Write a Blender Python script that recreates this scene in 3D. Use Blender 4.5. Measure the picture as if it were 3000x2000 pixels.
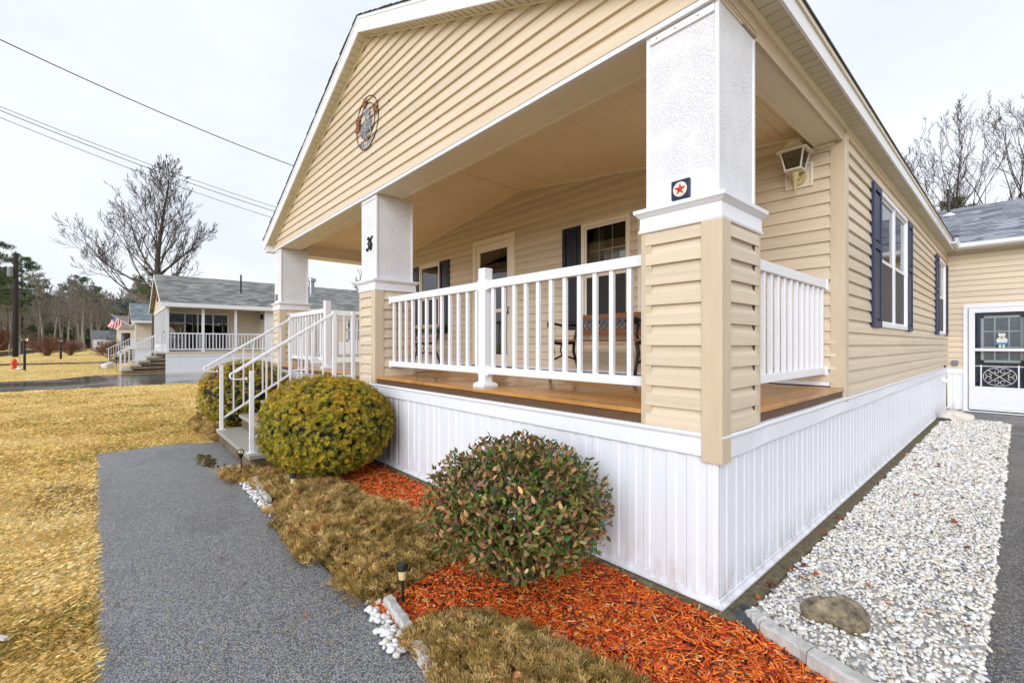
import bpy, math, random
import numpy as np
from mathutils import Vector, Matrix
for o in list(bpy.data.objects): bpy.data.objects.remove(o, do_unlink=True)
SC = bpy.context.scene
COL = SC.collection
# ------------------------------------------------------------------ camera
cam_d = bpy.data.cameras.new('camera'); cam = bpy.data.objects.new('camera', cam_d); COL.objects.link(cam)
cam.location = (1.104, -2.516, 1.5)
cam_d.sensor_width = 36.0; cam_d.lens = 36.0*1318/3000; cam_d.shift_y = 8/3000
cam_d.clip_start = 0.05; cam_d.clip_end = 3000
fw = Vector((-math.cos(math.radians(41.6)), math.cos(math.radians(48.4)), 0))
cam.rotation_euler = fw.to_track_quat('-Z', 'Y').to_euler()
SC.camera = cam
# ------------------------------------------------------------------ sky, sun, exposure
SUN_EL, SUN_AZ = 22.0, math.atan2(0.42, -0.91)      # azimuth measured from +Y towards +X
W = bpy.data.worlds.new('World'); SC.world = W; W.use_nodes = True
nt = W.node_tree; nt.nodes.clear()
out = nt.nodes.new('ShaderNodeOutputWorld'); bg = nt.nodes.new('ShaderNodeBackground')
sky = nt.nodes.new('ShaderNodeTexSky'); sky.sky_type = 'NISHITA'; sky.sun_disc = False
sky.sun_elevation = math.radians(SUN_EL); sky.sun_rotation = SUN_AZ; sky.dust_density = 4; sky.air_density = 1
scl = nt.nodes.new('ShaderNodeVectorMath'); scl.operation = 'SCALE'; scl.inputs['Scale'].default_value = 0.08
tc = nt.nodes.new('ShaderNodeTexCoord'); mp = nt.nodes.new('ShaderNodeMapping'); mp.inputs['Scale'].default_value = (1.3, 1.3, 3.2)
nz = nt.nodes.new('ShaderNodeTexNoise'); nz.inputs['Scale'].default_value = 1.4; nz.inputs['Detail'].default_value = 5; nz.inputs['Roughness'].default_value = .5
rp = nt.nodes.new('ShaderNodeValToRGB'); rp.color_ramp.elements[0].position = .34; rp.color_ramp.elements[1].position = .66
rp.color_ramp.elements[0].color = (.53, .565, .63, 1); rp.color_ramp.elements[1].color = (.65, .675, .72, 1)
mx = nt.nodes.new('ShaderNodeMix'); mx.data_type = 'RGBA'; mx.inputs[0].default_value = .90
nt.links.new(sky.outputs[0], scl.inputs[0]); nt.links.new(tc.outputs['Generated'], mp.inputs[0]); nt.links.new(mp.outputs[0], nz.inputs['Vector'])
nt.links.new(nz.outputs['Fac'], rp.inputs[0]); nt.links.new(scl.outputs[0], mx.inputs[6]); nt.links.new(rp.outputs[0], mx.inputs[7])
nt.links.new(mx.outputs[2], bg.inputs['Color']); bg.inputs['Strength'].default_value = 1.0; nt.links.new(bg.outputs[0], out.inputs[0])
sd_ = bpy.data.lights.new('sun', 'SUN'); sun = bpy.data.objects.new('sun', sd_); COL.objects.link(sun)
sd_.energy = 1.5; sd_.angle = math.radians(45); sd_.color = (.98, .98, 1.0)
el = math.radians(SUN_EL)
sv = Vector((math.sin(SUN_AZ)*math.cos(el), math.cos(SUN_AZ)*math.cos(el), math.sin(el)))
sun.rotation_euler = sv.to_track_quat('Z', 'Y').to_euler(); sun.location = sv*60
SC.view_settings.view_transform = 'Standard'; SC.view_settings.look = 'None'; SC.view_settings.exposure = 0.77; SC.view_settings.gamma = 1
SC.view_settings.use_curve_mapping = False
SC.render.engine = 'CYCLES'; SC.cycles.max_bounces = 8; SC.cycles.diffuse_bounces = 4; SC.cycles.transparent_max_bounces = 16
# ------------------------------------------------------------------ materials
def N(t, typ, **kw):
    n = t.nodes.new(typ)
    for k, v in kw.items():
        if k in n.inputs: n.inputs[k].default_value = v
        else: setattr(n, k, v)
    return n
def newmat(name):
    m = bpy.data.materials.new(name); m.use_nodes = True
    t = m.node_tree; b = t.nodes['Principled BSDF']; return m, t, b
def c4(c): return (c[0], c[1], c[2], 1)
def ramp(t, fac, stops, interp='LINEAR'):
    r = t.nodes.new('ShaderNodeValToRGB'); e = r.color_ramp.elements; r.color_ramp.interpolation = interp
    while len(e) < len(stops): e.new(.5)
    for i, (p, c) in enumerate(stops): e[i].position = p; e[i].color = c4(c)
    t.links.new(fac, r.inputs[0]); return r.outputs[0]
def noise(t, scale, detail=4, rough=.55, stretch=None, vec=None, out='Fac'):
    if vec is None: vec = t.nodes.new('ShaderNodeNewGeometry').outputs['Position']
    if stretch:
        mpn = N(t, 'ShaderNodeMapping'); mpn.inputs['Scale'].default_value = stretch; t.links.new(vec, mpn.inputs[0]); vec = mpn.outputs[0]
    n = N(t, 'ShaderNodeTexNoise', Scale=scale, Detail=detail, Roughness=rough); t.links.new(vec, n.inputs['Vector']); return n.outputs[out]
def bump(t, b, h, strength, dist=.01):
    bn = N(t, 'ShaderNodeBump', Strength=strength, Distance=dist); t.links.new(h, bn.inputs['Height']); t.links.new(bn.outputs[0], b.inputs['Normal']); return bn
def mul(t, a, bval):
    m = t.nodes.new('ShaderNodeMix'); m.data_type = 'RGBA'; m.blend_type = 'MULTIPLY'; m.inputs[0].default_value = 1
    t.links.new(a, m.inputs[6])
    if hasattr(bval, 'links'): t.links.new(bval, m.inputs[7])
    else: m.inputs[7].default_value = c4(bval)
    return m.outputs[2]
def mix(t, fac, a, b_):
    m = t.nodes.new('ShaderNodeMix'); m.data_type = 'RGBA'
    for k, v in ((0, fac), (6, a), (7, b_)):
        if hasattr(v, 'links'): t.links.new(v, m.inputs[k])
        else: m.inputs[k].default_value = v if k == 0 else c4(v)
    return m.outputs[2]
MATS = {}
def pm(name, base, var=.10, scale=3., rough=.5, bs=0., bscale=60., bdist=.004, metal=0., spec=.5, stretch=None, objvar=.05, fine=.0, rvar=.1, coat=0.):
    """plain painted / moulded surface: soft mottling, fine relief, per-piece tone"""
    m, t, b = newmat(name)
    lo = tuple(max(0, x*(1-var)) for x in base); hi = tuple(min(1, x*(1+var*.7)) for x in base)
    col = ramp(t, noise(t, scale, 6, .6, stretch), [(.3, lo), (.7, hi)])
    oi = t.nodes.new('ShaderNodeObjectInfo')
    col = mul(t, col, ramp(t, oi.outputs['Random'], [(0, (1-objvar,)*3), (1, (1, 1, 1))]))
    t.links.new(col, b.inputs['Base Color'])
    rn = N(t, 'ShaderNodeMapRange'); rn.inputs[3].default_value = max(.02, rough-rvar); rn.inputs[4].default_value = min(1, rough+rvar)
    t.links.new(noise(t, scale*2.3, 3), rn.inputs[0]); t.links.new(rn.outputs[0], b.inputs['Roughness'])
    b.inputs['Metallic'].default_value = metal; b.inputs['Specular IOR Level'].default_value = spec; b.inputs['Coat Weight'].default_value = coat
    if bs: bump(t, b, noise(t, bscale, 4, .6, stretch), bs, bdist)
    MATS[name] = m; return m
def attrmat(name, rough=.6, spec=.3, trans=0., bs=0, bscale=80, vs=.25, nscale=30):
    """natural pieces: colour of each piece from its own attribute, mottled"""
    m, t, b = newmat(name)
    a = N(t, 'ShaderNodeAttribute'); a.attribute_name = 'tint'
    col = mul(t, a.outputs['Color'], ramp(t, noise(t, nscale, 3), [(.3, (1-vs,)*3), (.7, (1, 1, 1))]))
    t.links.new(col, b.inputs['Base Color']); b.inputs['Roughness'].default_value = rough; b.inputs['Specular IOR Level'].default_value = spec
    if trans:
        tr = t.nodes.new('ShaderNodeBsdfTranslucent'); t.links.new(col, tr.inputs[0]); ms = t.nodes.new('ShaderNodeMixShader'); ms.inputs[0].default_value = trans
        o = t.nodes['Material Output']; t.links.new(b.outputs[0], ms.inputs[1]); t.links.new(tr.outputs[0], ms.inputs[2]); t.links.new(ms.outputs[0], o.inputs[0])
    if bs: bump(t, b, noise(t, bscale, 3), bs, .004)
    MATS[name] = m; return m
BEIGE = (.66, .555, .42)
pm('vinyl', BEIGE, .11, 1.6, .42, .25, 14, .002, stretch=(.5, .5, 22), objvar=.13)
pm('vinyl_trim', (.56, .46, .335), .06, 2, .42, .25, 20, .002, stretch=(14, 14, 1.2), objvar=.03)
pm('vinyl_pale', (.66, .58, .46), .05, 1.2, .45, .2, 14, .002, stretch=(.5, .5, 26))
pm('white_vinyl', (.73, .755, .82), .03, 2.5, .38, .12, 40, .001, stretch=(8, 8, .6), objvar=.02)
pm('white_rail', (.76, .78, .835), .02, 5, .34, .05, 60, .001, objvar=.02)
pm('white_metal', (.75, .76, .80), .04, 3, .3, 0, objvar=.02)
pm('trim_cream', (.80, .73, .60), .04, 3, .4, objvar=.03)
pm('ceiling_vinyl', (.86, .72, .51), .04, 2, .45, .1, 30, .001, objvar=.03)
pm('soffit_vinyl', (.56, .52, .40), .05, 4, .5, .5, 260, .002, objvar=.05)
pm('navy', (.006, .015, .062), .15, 8, .5, .15, 40, .001)
pm('black_navy', (.010, .012, .022), .15, 8, .32, .15, 40, .001)
pm('black_iron', (.012, .011, .011), .2, 20, .4, .3, 120, .002, metal=.4)
pm('black_plastic', (.012, .012, .012), .2, 20, .4)
pm('bench_wood', (.24, .085, .03), .3, 6, .45, .4, 40, .002, stretch=(3, 20, 20))
pm('pink_wood', (.42, .26, .22), .2, 6, .5)
pm('green_iron', (.035, .13, .085), .2, 10, .45, .2, 60, .002)
pm('grey_iron', (.10, .10, .105), .2, 10, .45, .2, 60, .002)
pm('stone_slab', (.36, .34, .29), .14, 3, .45, .3, 60, .003)
pm('slab_edge', (.30, .31, .32), .15, 6, .6, .5, 70, .004)
pm('veneer_stone', (.20, .145, .09), .35, 7, .7, .8, 30, .01, objvar=.45)
pm('mortar', (.16, .14, .115), .2, 20, .85, .6, 80, .005)
pm('lantern_cream', (.78, .74, .63), .08, 20, .45)
pm('yellow_plastic', (.60, .50, .26), .1, 20, .45)
pm('gable_dark', (.05, .045, .04), .2, 5, .8)
pm('rust', (.24, .075, .018), .4, 25, .6, .3, 80)
pm('tin', (.30, .30, .33), .3, 40, .32, .2, 80, metal=.7)
pm('red_paint', (.55, .03, .03), .15, 10, .4)
pm('hydrant_red', (.60, .045, .02), .15, 10, .4)
pm('grey_box', (.17, .19, .205), .1, 20, .5)
pm('bark', (.085, .066, .052), .35, 5, .9, .8, 30, .02, stretch=(1, 1, .25), objvar=.3)
pm('bark_pale', (.31, .28, .24), .35, 3, .9, .5, 20, .02, stretch=(1, 1, .25), objvar=.35)
pm('twig_red', (.27, .135, .085), .35, 3, .9, objvar=.25)
pm('pole_wood', (.022, .016, .013), .3, 4, .9, .4, 20, .01, stretch=(3, 3, .2))
pm('wire', (.012, .012, .014), .1, 3, .6)
pm('room', (.075, .062, .048), .3, 2, .9)
pm('blind', (.36, .33, .25), .06, 6, .6)
pm('curtain', (.34, .34, .27), .12, 10, .9)
pm('screen', (.022, .022, .023), .15, 40, .55, .2, 400, .001)
pm('boulder', (.27, .22, .14), .85, 16, .7, 1., 50, .025)
pm('white_rock', (.62, .58, .53), .2, 6, .6, .5, 30, .01)
pm('slate', (.05, .058, .062), .4, 12, .4, .6, 40, .006)
pm('edging', (.50, .49, .47), .12, 8, .7, .6, 50, .008)
pm('far_white', (.66, .67, .70), .05, 2, .6)
pm('far_roof', (.13, .13, .145), .25, 2, .8)
pm('brown_roof', (.22, .19, .17), .25, 2, .8)
pm('shed_white', (.55, .56, .60), .06, 2, .6)
pm('flag_white', (.72, .70, .70), .05, 6, .8)
pm('flag_red', (.50, .03, .05), .08, 6, .8)
pm('flag_blue', (.04, .055, .16), .1, 6, .8)
pm('bear_white', (.66, .64, .58), .1, 20, .7)
pm('bear_blue', (.03, .25, .45), .1, 20, .7)
pm('fascia_board', (.115, .058, .028), .35, 5, .55, .5, 40, .003, stretch=(1.5, 1.5, 22))
for nm in ('leaf', ): attrmat('leaf', .48, .35, .12, vs=.2, nscale=60)
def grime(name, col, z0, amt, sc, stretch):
    # tint mixed into the base colour near the ground: patchy, fading out above z0
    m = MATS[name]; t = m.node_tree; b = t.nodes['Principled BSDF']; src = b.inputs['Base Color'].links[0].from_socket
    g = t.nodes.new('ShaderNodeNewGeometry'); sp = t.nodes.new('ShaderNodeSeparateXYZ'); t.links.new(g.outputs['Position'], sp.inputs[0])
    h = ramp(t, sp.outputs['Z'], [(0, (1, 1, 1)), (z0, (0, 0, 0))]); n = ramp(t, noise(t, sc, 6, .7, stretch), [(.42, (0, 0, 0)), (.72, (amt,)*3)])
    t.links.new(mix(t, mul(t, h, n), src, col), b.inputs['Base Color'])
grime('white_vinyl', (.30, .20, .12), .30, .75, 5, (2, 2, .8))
attrmat('needle', .55, .3, .1, vs=.1, nscale=20)
attrmat('dry', .75, .2, .1, vs=.1, nscale=20)
attrmat('blade', .8, .15, .18, vs=.15, nscale=8)
attrmat('chip', .55, .35, 0, .5, 120, .3, 60)
attrmat('pebble', .42, .45, 0, .3, 90, .15, 50)
def m_stucco():
    m, t, b = newmat('stucco'); b.inputs['Base Color'].default_value = (.69, .705, .755, 1); b.inputs['Roughness'].default_value = .6
    n1 = noise(t, 75, 3, .5, (1.5, 1.5, 1)); n2 = noise(t, 5, 2)
    r1 = ramp(t, n1, [(.42, (0, 0, 0)), (.56, (1, 1, 1))]); r2 = ramp(t, n2, [(.38, (.25,)*3), (.56, (1, 1, 1))])
    bump(t, b, mul(t, r1, r2), .6, .005); MATS['stucco'] = m
m_stucco()
def m_deck():
    m, t, b = newmat('deck'); n = noise(t, 6, 5, .6, (1, 14, 1))
    oi = t.nodes.new('ShaderNodeObjectInfo')
    col = ramp(t, n, [(.25, (.50, .225, .050)), (.75, (.68, .345, .105))])
    col = mul(t, col, ramp(t, oi.outputs['Random'], [(0, (.78,)*3), (1, (1, 1, 1))]))
    wet = ramp(t, noise(t, 1.1, 4), [(.42, (1, 1, 1)), (.6, (.78, .74, .70))]); t.links.new(mul(t, col, wet), b.inputs['Base Color'])
    t.links.new(ramp(t, noise(t, 1.1, 4), [(.42, (.4,)*3), (.6, (.1,)*3)]), b.inputs['Roughness']); bump(t, b, n, .2, .003); MATS['deck'] = m
m_deck()
def m_asphalt(name, dark, light, sc, wet, peb=.35):
    m, t, b = newmat(name)
    pos = t.nodes.new('ShaderNodeNewGeometry').outputs['Position']
    v = N(t, 'ShaderNodeTexVoronoi', Scale=sc); v.feature = 'F1'; t.links.new(pos, v.inputs['Vector'])
    sep = N(t, 'ShaderNodeSeparateColor'); t.links.new(v.outputs['Color'], sep.inputs[0])
    stone = ramp(t, sep.outputs[0], [(0, dark), (.45, light), (.70, tuple(x*1.6 for x in light)), (.86, (.50, .49, .47)), (.96, (.60, .48, .30))])
    v2 = N(t, 'ShaderNodeTexVoronoi', Scale=sc*.42); t.links.new(pos, v2.inputs['Vector']); s2 = N(t, 'ShaderNodeSeparateColor'); t.links.new(v2.outputs['Color'], s2.inputs[0])
    lump = mul(t, ramp(t, s2.outputs[1], [(.80, (0, 0, 0)), (.84, (1, 1, 1))]), ramp(t, v2.outputs['Distance'], [(.22, (1, 1, 1)), (.34, (0, 0, 0))]))
    stone = mix(t, lump, stone, ramp(t, s2.outputs[2], [(0, light), (.5, tuple(x*1.9 for x in light)), (1, (.62, .56, .46))]))
    edge = ramp(t, v.outputs['Distance'], [(.25, (1, 1, 1)), (.62, (.42,)*3)])
    big = ramp(t, noise(t, .9, 5), [(.30, (.60,)*3), (.46, (.90,)*3), (.56, (.84,)*3), (.72, (1.0,)*3)])
    t.links.new(mul(t, mul(t, stone, edge), big), b.inputs['Base Color'])
    t.links.new(ramp(t, noise(t, wet[2], 5, .6), [(wet[3], (wet[0],)*3), (wet[3]+.22, (wet[1],)*3)]), b.inputs['Roughness'])
    inv = N(t, 'ShaderNodeMath', operation='SUBTRACT'); inv.inputs[0].default_value = 1; t.links.new(v.outputs['Distance'], inv.inputs[1])
    bump(t, b, inv.outputs[0], peb, .006); MATS[name] = m
m_asphalt('asphalt', (.135, .143, .164), (.32, .335, .375), 135, (.20, .46, .7, .40), .7)
m_asphalt('wet_asphalt', (.018, .019, .023), (.035, .037, .042), 60, (.03, .22, .45, .42), .05)
m_asphalt('drive', (.055, .057, .064), (.15, .155, .168), 140, (.35, .55, 1.2, .4), .6)
def m_ground(name, stops, sc, bs=.6, rough=.95, sc2=None):
    m, t, b = newmat(name)
    col = ramp(t, noise(t, sc, 8, .7), stops)
    if sc2: col = mul(t, col, ramp(t, noise(t, sc2, 4), [(.3, (.72, .70, .62)), (.65, (1, 1, 1))]))
    t.links.new(col, b.inputs['Base Color']); b.inputs['Roughness'].default_value = rough; b.inputs['Specular IOR Level'].default_value = .15
    bump(t, b, noise(t, sc*2, 5), bs, .03); MATS[name] = m
m_ground('lawn', [(.3, (.56, .37, .11)), (.5, (.70, .50, .18)), (.7, (.80, .62, .28))], 9, .5, sc2=.22)
m_ground('soil', [(.3, (.03, .02, .013)), (.7, (.09, .06, .035))], 25)
m_ground('mulch_bed', [(.3, (.16, .02, .005)), (.7, (.5, .08, .015))], 40, 1)
m_ground('gravel_bed', [(.3, (.62, .60, .56)), (.7, (.82, .80, .77))], 45, 1)
m_ground('concrete', [(.3, (.075, .062, .036)), (.7, (.21, .18, .115))], 22, .8)
m_ground('wood_floor', [(.3, (.10, .075, .04)), (.7, (.21, .15, .07))], 2, .5)
def m_shingle(name, a, b_, sx, sy, ax='XY', pale=None):
    m, t, b = newmat(name)
    pos = t.nodes.new('ShaderNodeNewGeometry').outputs['Position']
    mpn = N(t, 'ShaderNodeMapping'); mpn.inputs['Scale'].default_value = sx; t.links.new(pos, mpn.inputs[0])
    v = N(t, 'ShaderNodeTexVoronoi', Scale=1); v.distance = 'CHEBYCHEV'; t.links.new(mpn.outputs[0], v.inputs['Vector'])
    sep = N(t, 'ShaderNodeSeparateColor'); t.links.new(v.outputs['Color'], sep.inputs[0])
    col = ramp(t, sep.outputs[0], [(.1, a), (.9, b_)]); col = mul(t, col, ramp(t, noise(t, 90, 3), [(.3, (.75,)*3), (.7, (1, 1, 1))]))
    t.links.new(col, b.inputs['Base Color']); b.inputs['Roughness'].default_value = sy; MATS[name] = m
m_shingle('shingle_wing', (.17, .19, .235), (.42, .45, .52), (3.2, 6, 6), .5)
m_shingle('shingle_main', (.02, .03, .035), (.07, .085, .09), (3, 3, 6), .6)
m_shingle('shingle_grey', (.115, .12, .115), (.31, .32, .30), (5, 2.2, 9), .7)
m_shingle('shingle_blue', (.10, .13, .14), (.24, .28, .30), (5, 2.2, 9), .7)
def m_glass(name, tint=(.9, .92, .92), ior=1.45, extra=.0, wav=.0):
    m, t, b = newmat(name); t.nodes.remove(b)
    g = N(t, 'ShaderNodeBsdfGlossy'); g.inputs['Roughness'].default_value = .015; tr = N(t, 'ShaderNodeBsdfTransparent'); tr.inputs[0].default_value = c4(tint)
    fr = N(t, 'ShaderNodeFresnel', IOR=ior); ms = N(t, 'ShaderNodeMixShader'); o = t.nodes['Material Output']
    ad = N(t, 'ShaderNodeMath', operation='ADD'); ad.use_clamp = True; t.links.new(fr.outputs[0], ad.inputs[0]); ad.inputs[1].default_value = extra
    if wav:
        bn = N(t, 'ShaderNodeBump', Strength=wav, Distance=.02); t.links.new(noise(t, 3.2, 1), bn.inputs['Height']); t.links.new(bn.outputs[0], g.inputs['Normal'])
    t.links.new(ad.outputs[0], ms.inputs[0]); t.links.new(tr.outputs[0], ms.inputs[1]); t.links.new(g.outputs[0], ms.inputs[2]); t.links.new(ms.outputs[0], o.inputs[0]); MATS[name] = m
m_glass('glass', (.80, .82, .80), 1.55, .08, .05); m_glass('amber', (.35, .22, .10), 1.5, .02); m_glass('frost', (.75, .74, .60), 1.4, .12)
m_glass('door_glass', (.82, .85, .86), 1.45, 0, .02); m_glass('far_glass', (.35, .38, .36), 1.5, .22, .05)
def m_emit(name, col, s):
    m, t, b = newmat(name); b.inputs['Base Color'].default_value = c4(col); b.inputs['Emission Color'].default_value = c4(col); b.inputs['Emission Strength'].default_value = s; MATS[name] = m
m_emit('warm_lamp', (1, .55, .16), 2.2)
def m_perf():
    m, t, b = newmat('perforated'); pos = t.nodes.new('ShaderNodeNewGeometry').outputs['Position']
    v = N(t, 'ShaderNodeTexVoronoi', Scale=75, Randomness=0.15); t.links.new(pos, v.inputs['Vector'])
    t.links.new(ramp(t, v.outputs['Distance'], [(.28, (.10, .11, .15)), (.42, (.7, .7, .73))]), b.inputs['Base Color']); b.inputs['Roughness'].default_value = .4; MATS['perforated'] = m
m_perf()
# ------------------------------------------------------------------ builders
ORG = {}
def link(o, parent=None, loc=None):
    COL.objects.link(o)
    if parent is not None: o.parent = parent
    return o
def tag(o, label, cat, group=None, kind=None):
    if label: o['label'] = label
    if cat: o['category'] = cat
    if group: o['group'] = group
    if kind: o['kind'] = kind
    return o
def thing(name, loc, label, cat, group=None):
    o = bpy.data.objects.new(name, None); o.empty_display_size = .2; o.location = loc; COL.objects.link(o); ORG[o] = Vector(loc)
    return tag(o, label, cat, group)
class MB:
    def __init__(s): s.v = []; s.f = []; s.smooth = False
    def add(s, vs, fs):
        k = len(s.v); s.v += [tuple(p) for p in vs]; s.f += [tuple(i+k for i in q) for q in fs]; return s
    def box(s, x0, x1, y0, y1, z0, z1):
        if x0 > x1: x0, x1 = x1, x0
        if y0 > y1: y0, y1 = y1, y0
        if z0 > z1: z0, z1 = z1, z0
        return s.add([(x0, y0, z0), (x1, y0, z0), (x1, y1, z0), (x0, y1, z0), (x0, y0, z1), (x1, y0, z1), (x1, y1, z1), (x0, y1, z1)],
                     [(0, 3, 2, 1), (4, 5, 6, 7), (0, 1, 5, 4), (1, 2, 6, 5), (2, 3, 7, 6), (3, 0, 4, 7)])
    def prism(s, poly, P):
        """poly: list of (a,b); P(a,b,k) k in 0,1 gives the two ends"""
        n = len(poly); vs = [P(a, b, 0) for a, b in poly]+[P(a, b, 1) for a, b in poly]
        return s.add(vs, [tuple(range(n))[::-1], tuple(range(n, 2*n))]+[(i, (i+1) % n, n+(i+1) % n, n+i) for i in range(n)])
    def beam(s, a, b, w, h, up=(0, 0, 1)):
        a = Vector(a); b = Vector(b); d = (b-a).normalized(); u = Vector(up); r = d.cross(u).normalized(); u = r.cross(d)
        vs = []
        for p in (a, b):
            for i, j in ((-1, -1), (1, -1), (1, 1), (-1, 1)): vs.append(p+r*(w/2*i)+u*(h/2*j))
        return s.add(vs, [(0, 1, 2, 3), (7, 6, 5, 4), (0, 4, 5, 1), (1, 5, 6, 2), (2, 6, 7, 3), (3, 7, 4, 0)])
    def tube(s, pts, r, n=8, cap=True):
        pts = [Vector(p) for p in pts]; m = len(pts); rs = r if hasattr(r, '__len__') else [r]*m
        vs = []; up = None
        for i, p in enumerate(pts):
            d = (pts[min(i+1, m-1)]-pts[max(i-1, 0)]).normalized()
            if up is None: up = Vector((0, 0, 1)) if abs(d.z) < .9 else Vector((1, 0, 0))
            r1 = d.cross(up).normalized(); u1 = r1.cross(d); up = u1
            for k in range(n):
                a = 2*math.pi*k/n; vs.append(p+(r1*math.cos(a)+u1*math.sin(a))*rs[i])
        fs = [(i*n+k, i*n+(k+1) % n, (i+1)*n+(k+1) % n, (i+1)*n+k) for i in range(m-1) for k in range(n)]
        if cap: fs += [tuple(range(n))[::-1], tuple(range((m-1)*n, m*n))]
        return s.add(vs, fs)
    def lathe(s, prof, c, n=16):
        vs = []; fs = []; m = len(prof)
        for r, z in prof:
            for k in range(n):
                a = 2*math.pi*k/n; vs.append((c[0]+r*math.cos(a), c[1]+r*math.sin(a), c[2]+z))
        fs = [(i*n+k, i*n+(k+1) % n, (i+1)*n+(k+1) % n, (i+1)*n+k) for i in range(m-1) for k in range(n)]
        fs += [tuple(range(n))[::-1], tuple(range((m-1)*n, m*n))]
        return s.add(vs, fs)
    def build(s, name, mat, parent=None, smooth=False, bevel=0, label=None, org=None):
        o_ = ORG.get(parent, Vector((0, 0, 0))) if org is None else Vector(org)
        me = bpy.data.meshes.new(name); me.from_pydata([(p[0]-o_.x, p[1]-o_.y, p[2]-o_.z) for p in s.v], [], s.f)
        me.materials.append(MATS[mat] if isinstance(mat, str) else mat)
        if smooth: me.polygons.foreach_set('use_smooth', [True]*len(me.polygons))
        o = bpy.data.objects.new(name, me); link(o, parent); ORG[o] = o_
        if parent is None and org is not None: o.location = o_
        if bevel:
            bv = o.modifiers.new('bevel', 'BEVEL'); bv.width = bevel; bv.segments = 2; bv.limit_method = 'ANGLE'
        if label: o['label'] = label
        return o
def bx(name, mat, parent, x0, x1, y0, y1, z0, z1, bevel=0): return MB().box(x0, x1, y0, y1, z0, z1).build(name, mat, parent, bevel=bevel)
def place(src, parent, off):
    """another copy of a piece (shared mesh), moved by off"""
    c = src.copy(); COL.objects.link(c); c.parent = parent; c.location = Vector(src.location)+Vector(off); ORG[c] = ORG.get(src, Vector((0, 0, 0))); return c
def dup(root, loc, label=None, rotz=None):
    r = root.copy(); COL.objects.link(r); r.location = loc
    if rotz is not None: r.rotation_euler = (0, 0, rotz)
    if label: r['label'] = label
    for ch in root.children:
        c = ch.copy(); COL.objects.link(c); c.parent = r
        for g in ch.children:
            d = g.copy(); COL.objects.link(d); d.parent = c
    return r
def npmesh(name, V, F, mat, tint=None, parent=None, smooth=False, org=(0, 0, 0)):
    """big mesh from numpy arrays: V (n,3), F (m,k)"""
    V = np.asarray(V, np.float32)-np.asarray(org, np.float32); F = np.asarray(F, np.int32); k = F.shape[1]
    me = bpy.data.meshes.new(name); me.vertices.add(len(V)); me.vertices.foreach_set('co', V.ravel())
    me.loops.add(F.size); me.loops.foreach_set('vertex_index', F.ravel()); me.polygons.add(len(F))
    me.polygons.foreach_set('loop_start', np.arange(0, F.size, k, dtype=np.int32)); me.polygons.foreach_set('loop_total', np.full(len(F), k, np.int32))
    if smooth: me.polygons.foreach_set('use_smooth', np.ones(len(F), bool))
    me.update(calc_edges=True)
    if tint is not None:
        a = me.attributes.new('tint', 'FLOAT_COLOR', 'POINT'); tint = np.asarray(tint, np.float32)
        a.data.foreach_set('color', np.concatenate([tint, np.ones((len(tint), 1), np.float32)], 1).ravel())
    me.materials.append(MATS[mat]); o = bpy.data.objects.new(name, me); link(o, parent)
    if parent is None: o.location = org
    return o
def rotmats(rng, n, up=None, tilt=.5):
    """random rotation matrices; with up (n,3): z axis near up, random spin"""
    if up is None: up = rng.normal(size=(n, 3))
    z = up+rng.normal(size=(n, 3))*tilt; z /= np.linalg.norm(z, axis=1)[:, None]
    x = rng.normal(size=(n, 3)); x -= (x*z).sum(1)[:, None]*z; x /= np.linalg.norm(x, axis=1)[:, None]
    y = np.cross(z, x); return np.stack([x, y, z], 2)
def inst(tv, tf, M, T, S, tint):
    """n copies of a template -> V, F, tint"""
    n = len(T); tv = np.asarray(tv, float); S = np.asarray(S, float)
    if S.ndim == 1: S = np.repeat(S[:, None], 3, 1)
    V = np.einsum('nij,nkj->nki', M, tv[None]*S[:, None, :])+T[:, None, :]
    F = (np.asarray(tf)[None]+(np.arange(n)*len(tv))[:, None, None]).reshape(-1, len(tf[0]))
    C = np.repeat(np.asarray(tint)[:, None, :], len(tv), 1)
    return V.reshape(-1, 3), F, C.reshape(-1, 3)
def pick(rng, n, cols, wts, jit=.12):
    cols = np.array(cols); k = rng.choice(len(cols), n, p=np.array(wts)/sum(wts)); return np.clip(cols[k]*(1+rng.normal(size=(n, 1))*jit), 0, 1)
def poly_sheet(name, pts, z, mat, kind='structure', thick=0, sub=None):
    m = MB(); n = len(pts)
    if thick: m.prism(pts, lambda a, b, k: (a, b, z-thick*(1-k)))
    else: m.add([(a, b, z) for a, b in pts], [tuple(range(n))])
    o = m.build(name, mat); o['kind'] = kind; return o
def pip(x, y, poly):
    """points in polygon (numpy)"""
    c = np.zeros(len(x), bool); n = len(poly)
    for i in range(n):
        x0, y0 = poly[i]; x1, y1 = poly[(i+1) % n]
        cond = ((y0 > y) != (y1 > y)) & (x < (x1-x0)*(y-y0)/((y1-y0) or 1e-9)+x0); c ^= cond
    return c
def vnoise(x, y, s=1., seed=0):
    """smooth value noise"""
    x = np.asarray(x)*s; y = np.asarray(y)*s; xi = np.floor(x).astype(int); yi = np.floor(y).astype(int); fx = x-xi; fy = y-yi
    h = lambda a, b: np.modf(np.abs(np.sin(a*127.1+b*311.7+seed*74.7)*43758.5453))[0]
    u = fx*fx*(3-2*fx); v = fy*fy*(3-2*fy)
    return (h(xi, yi)*(1-u)+h(xi+1, yi)*u)*(1-v)+(h(xi, yi+1)*(1-u)+h(xi+1, yi+1)*u)*v
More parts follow.
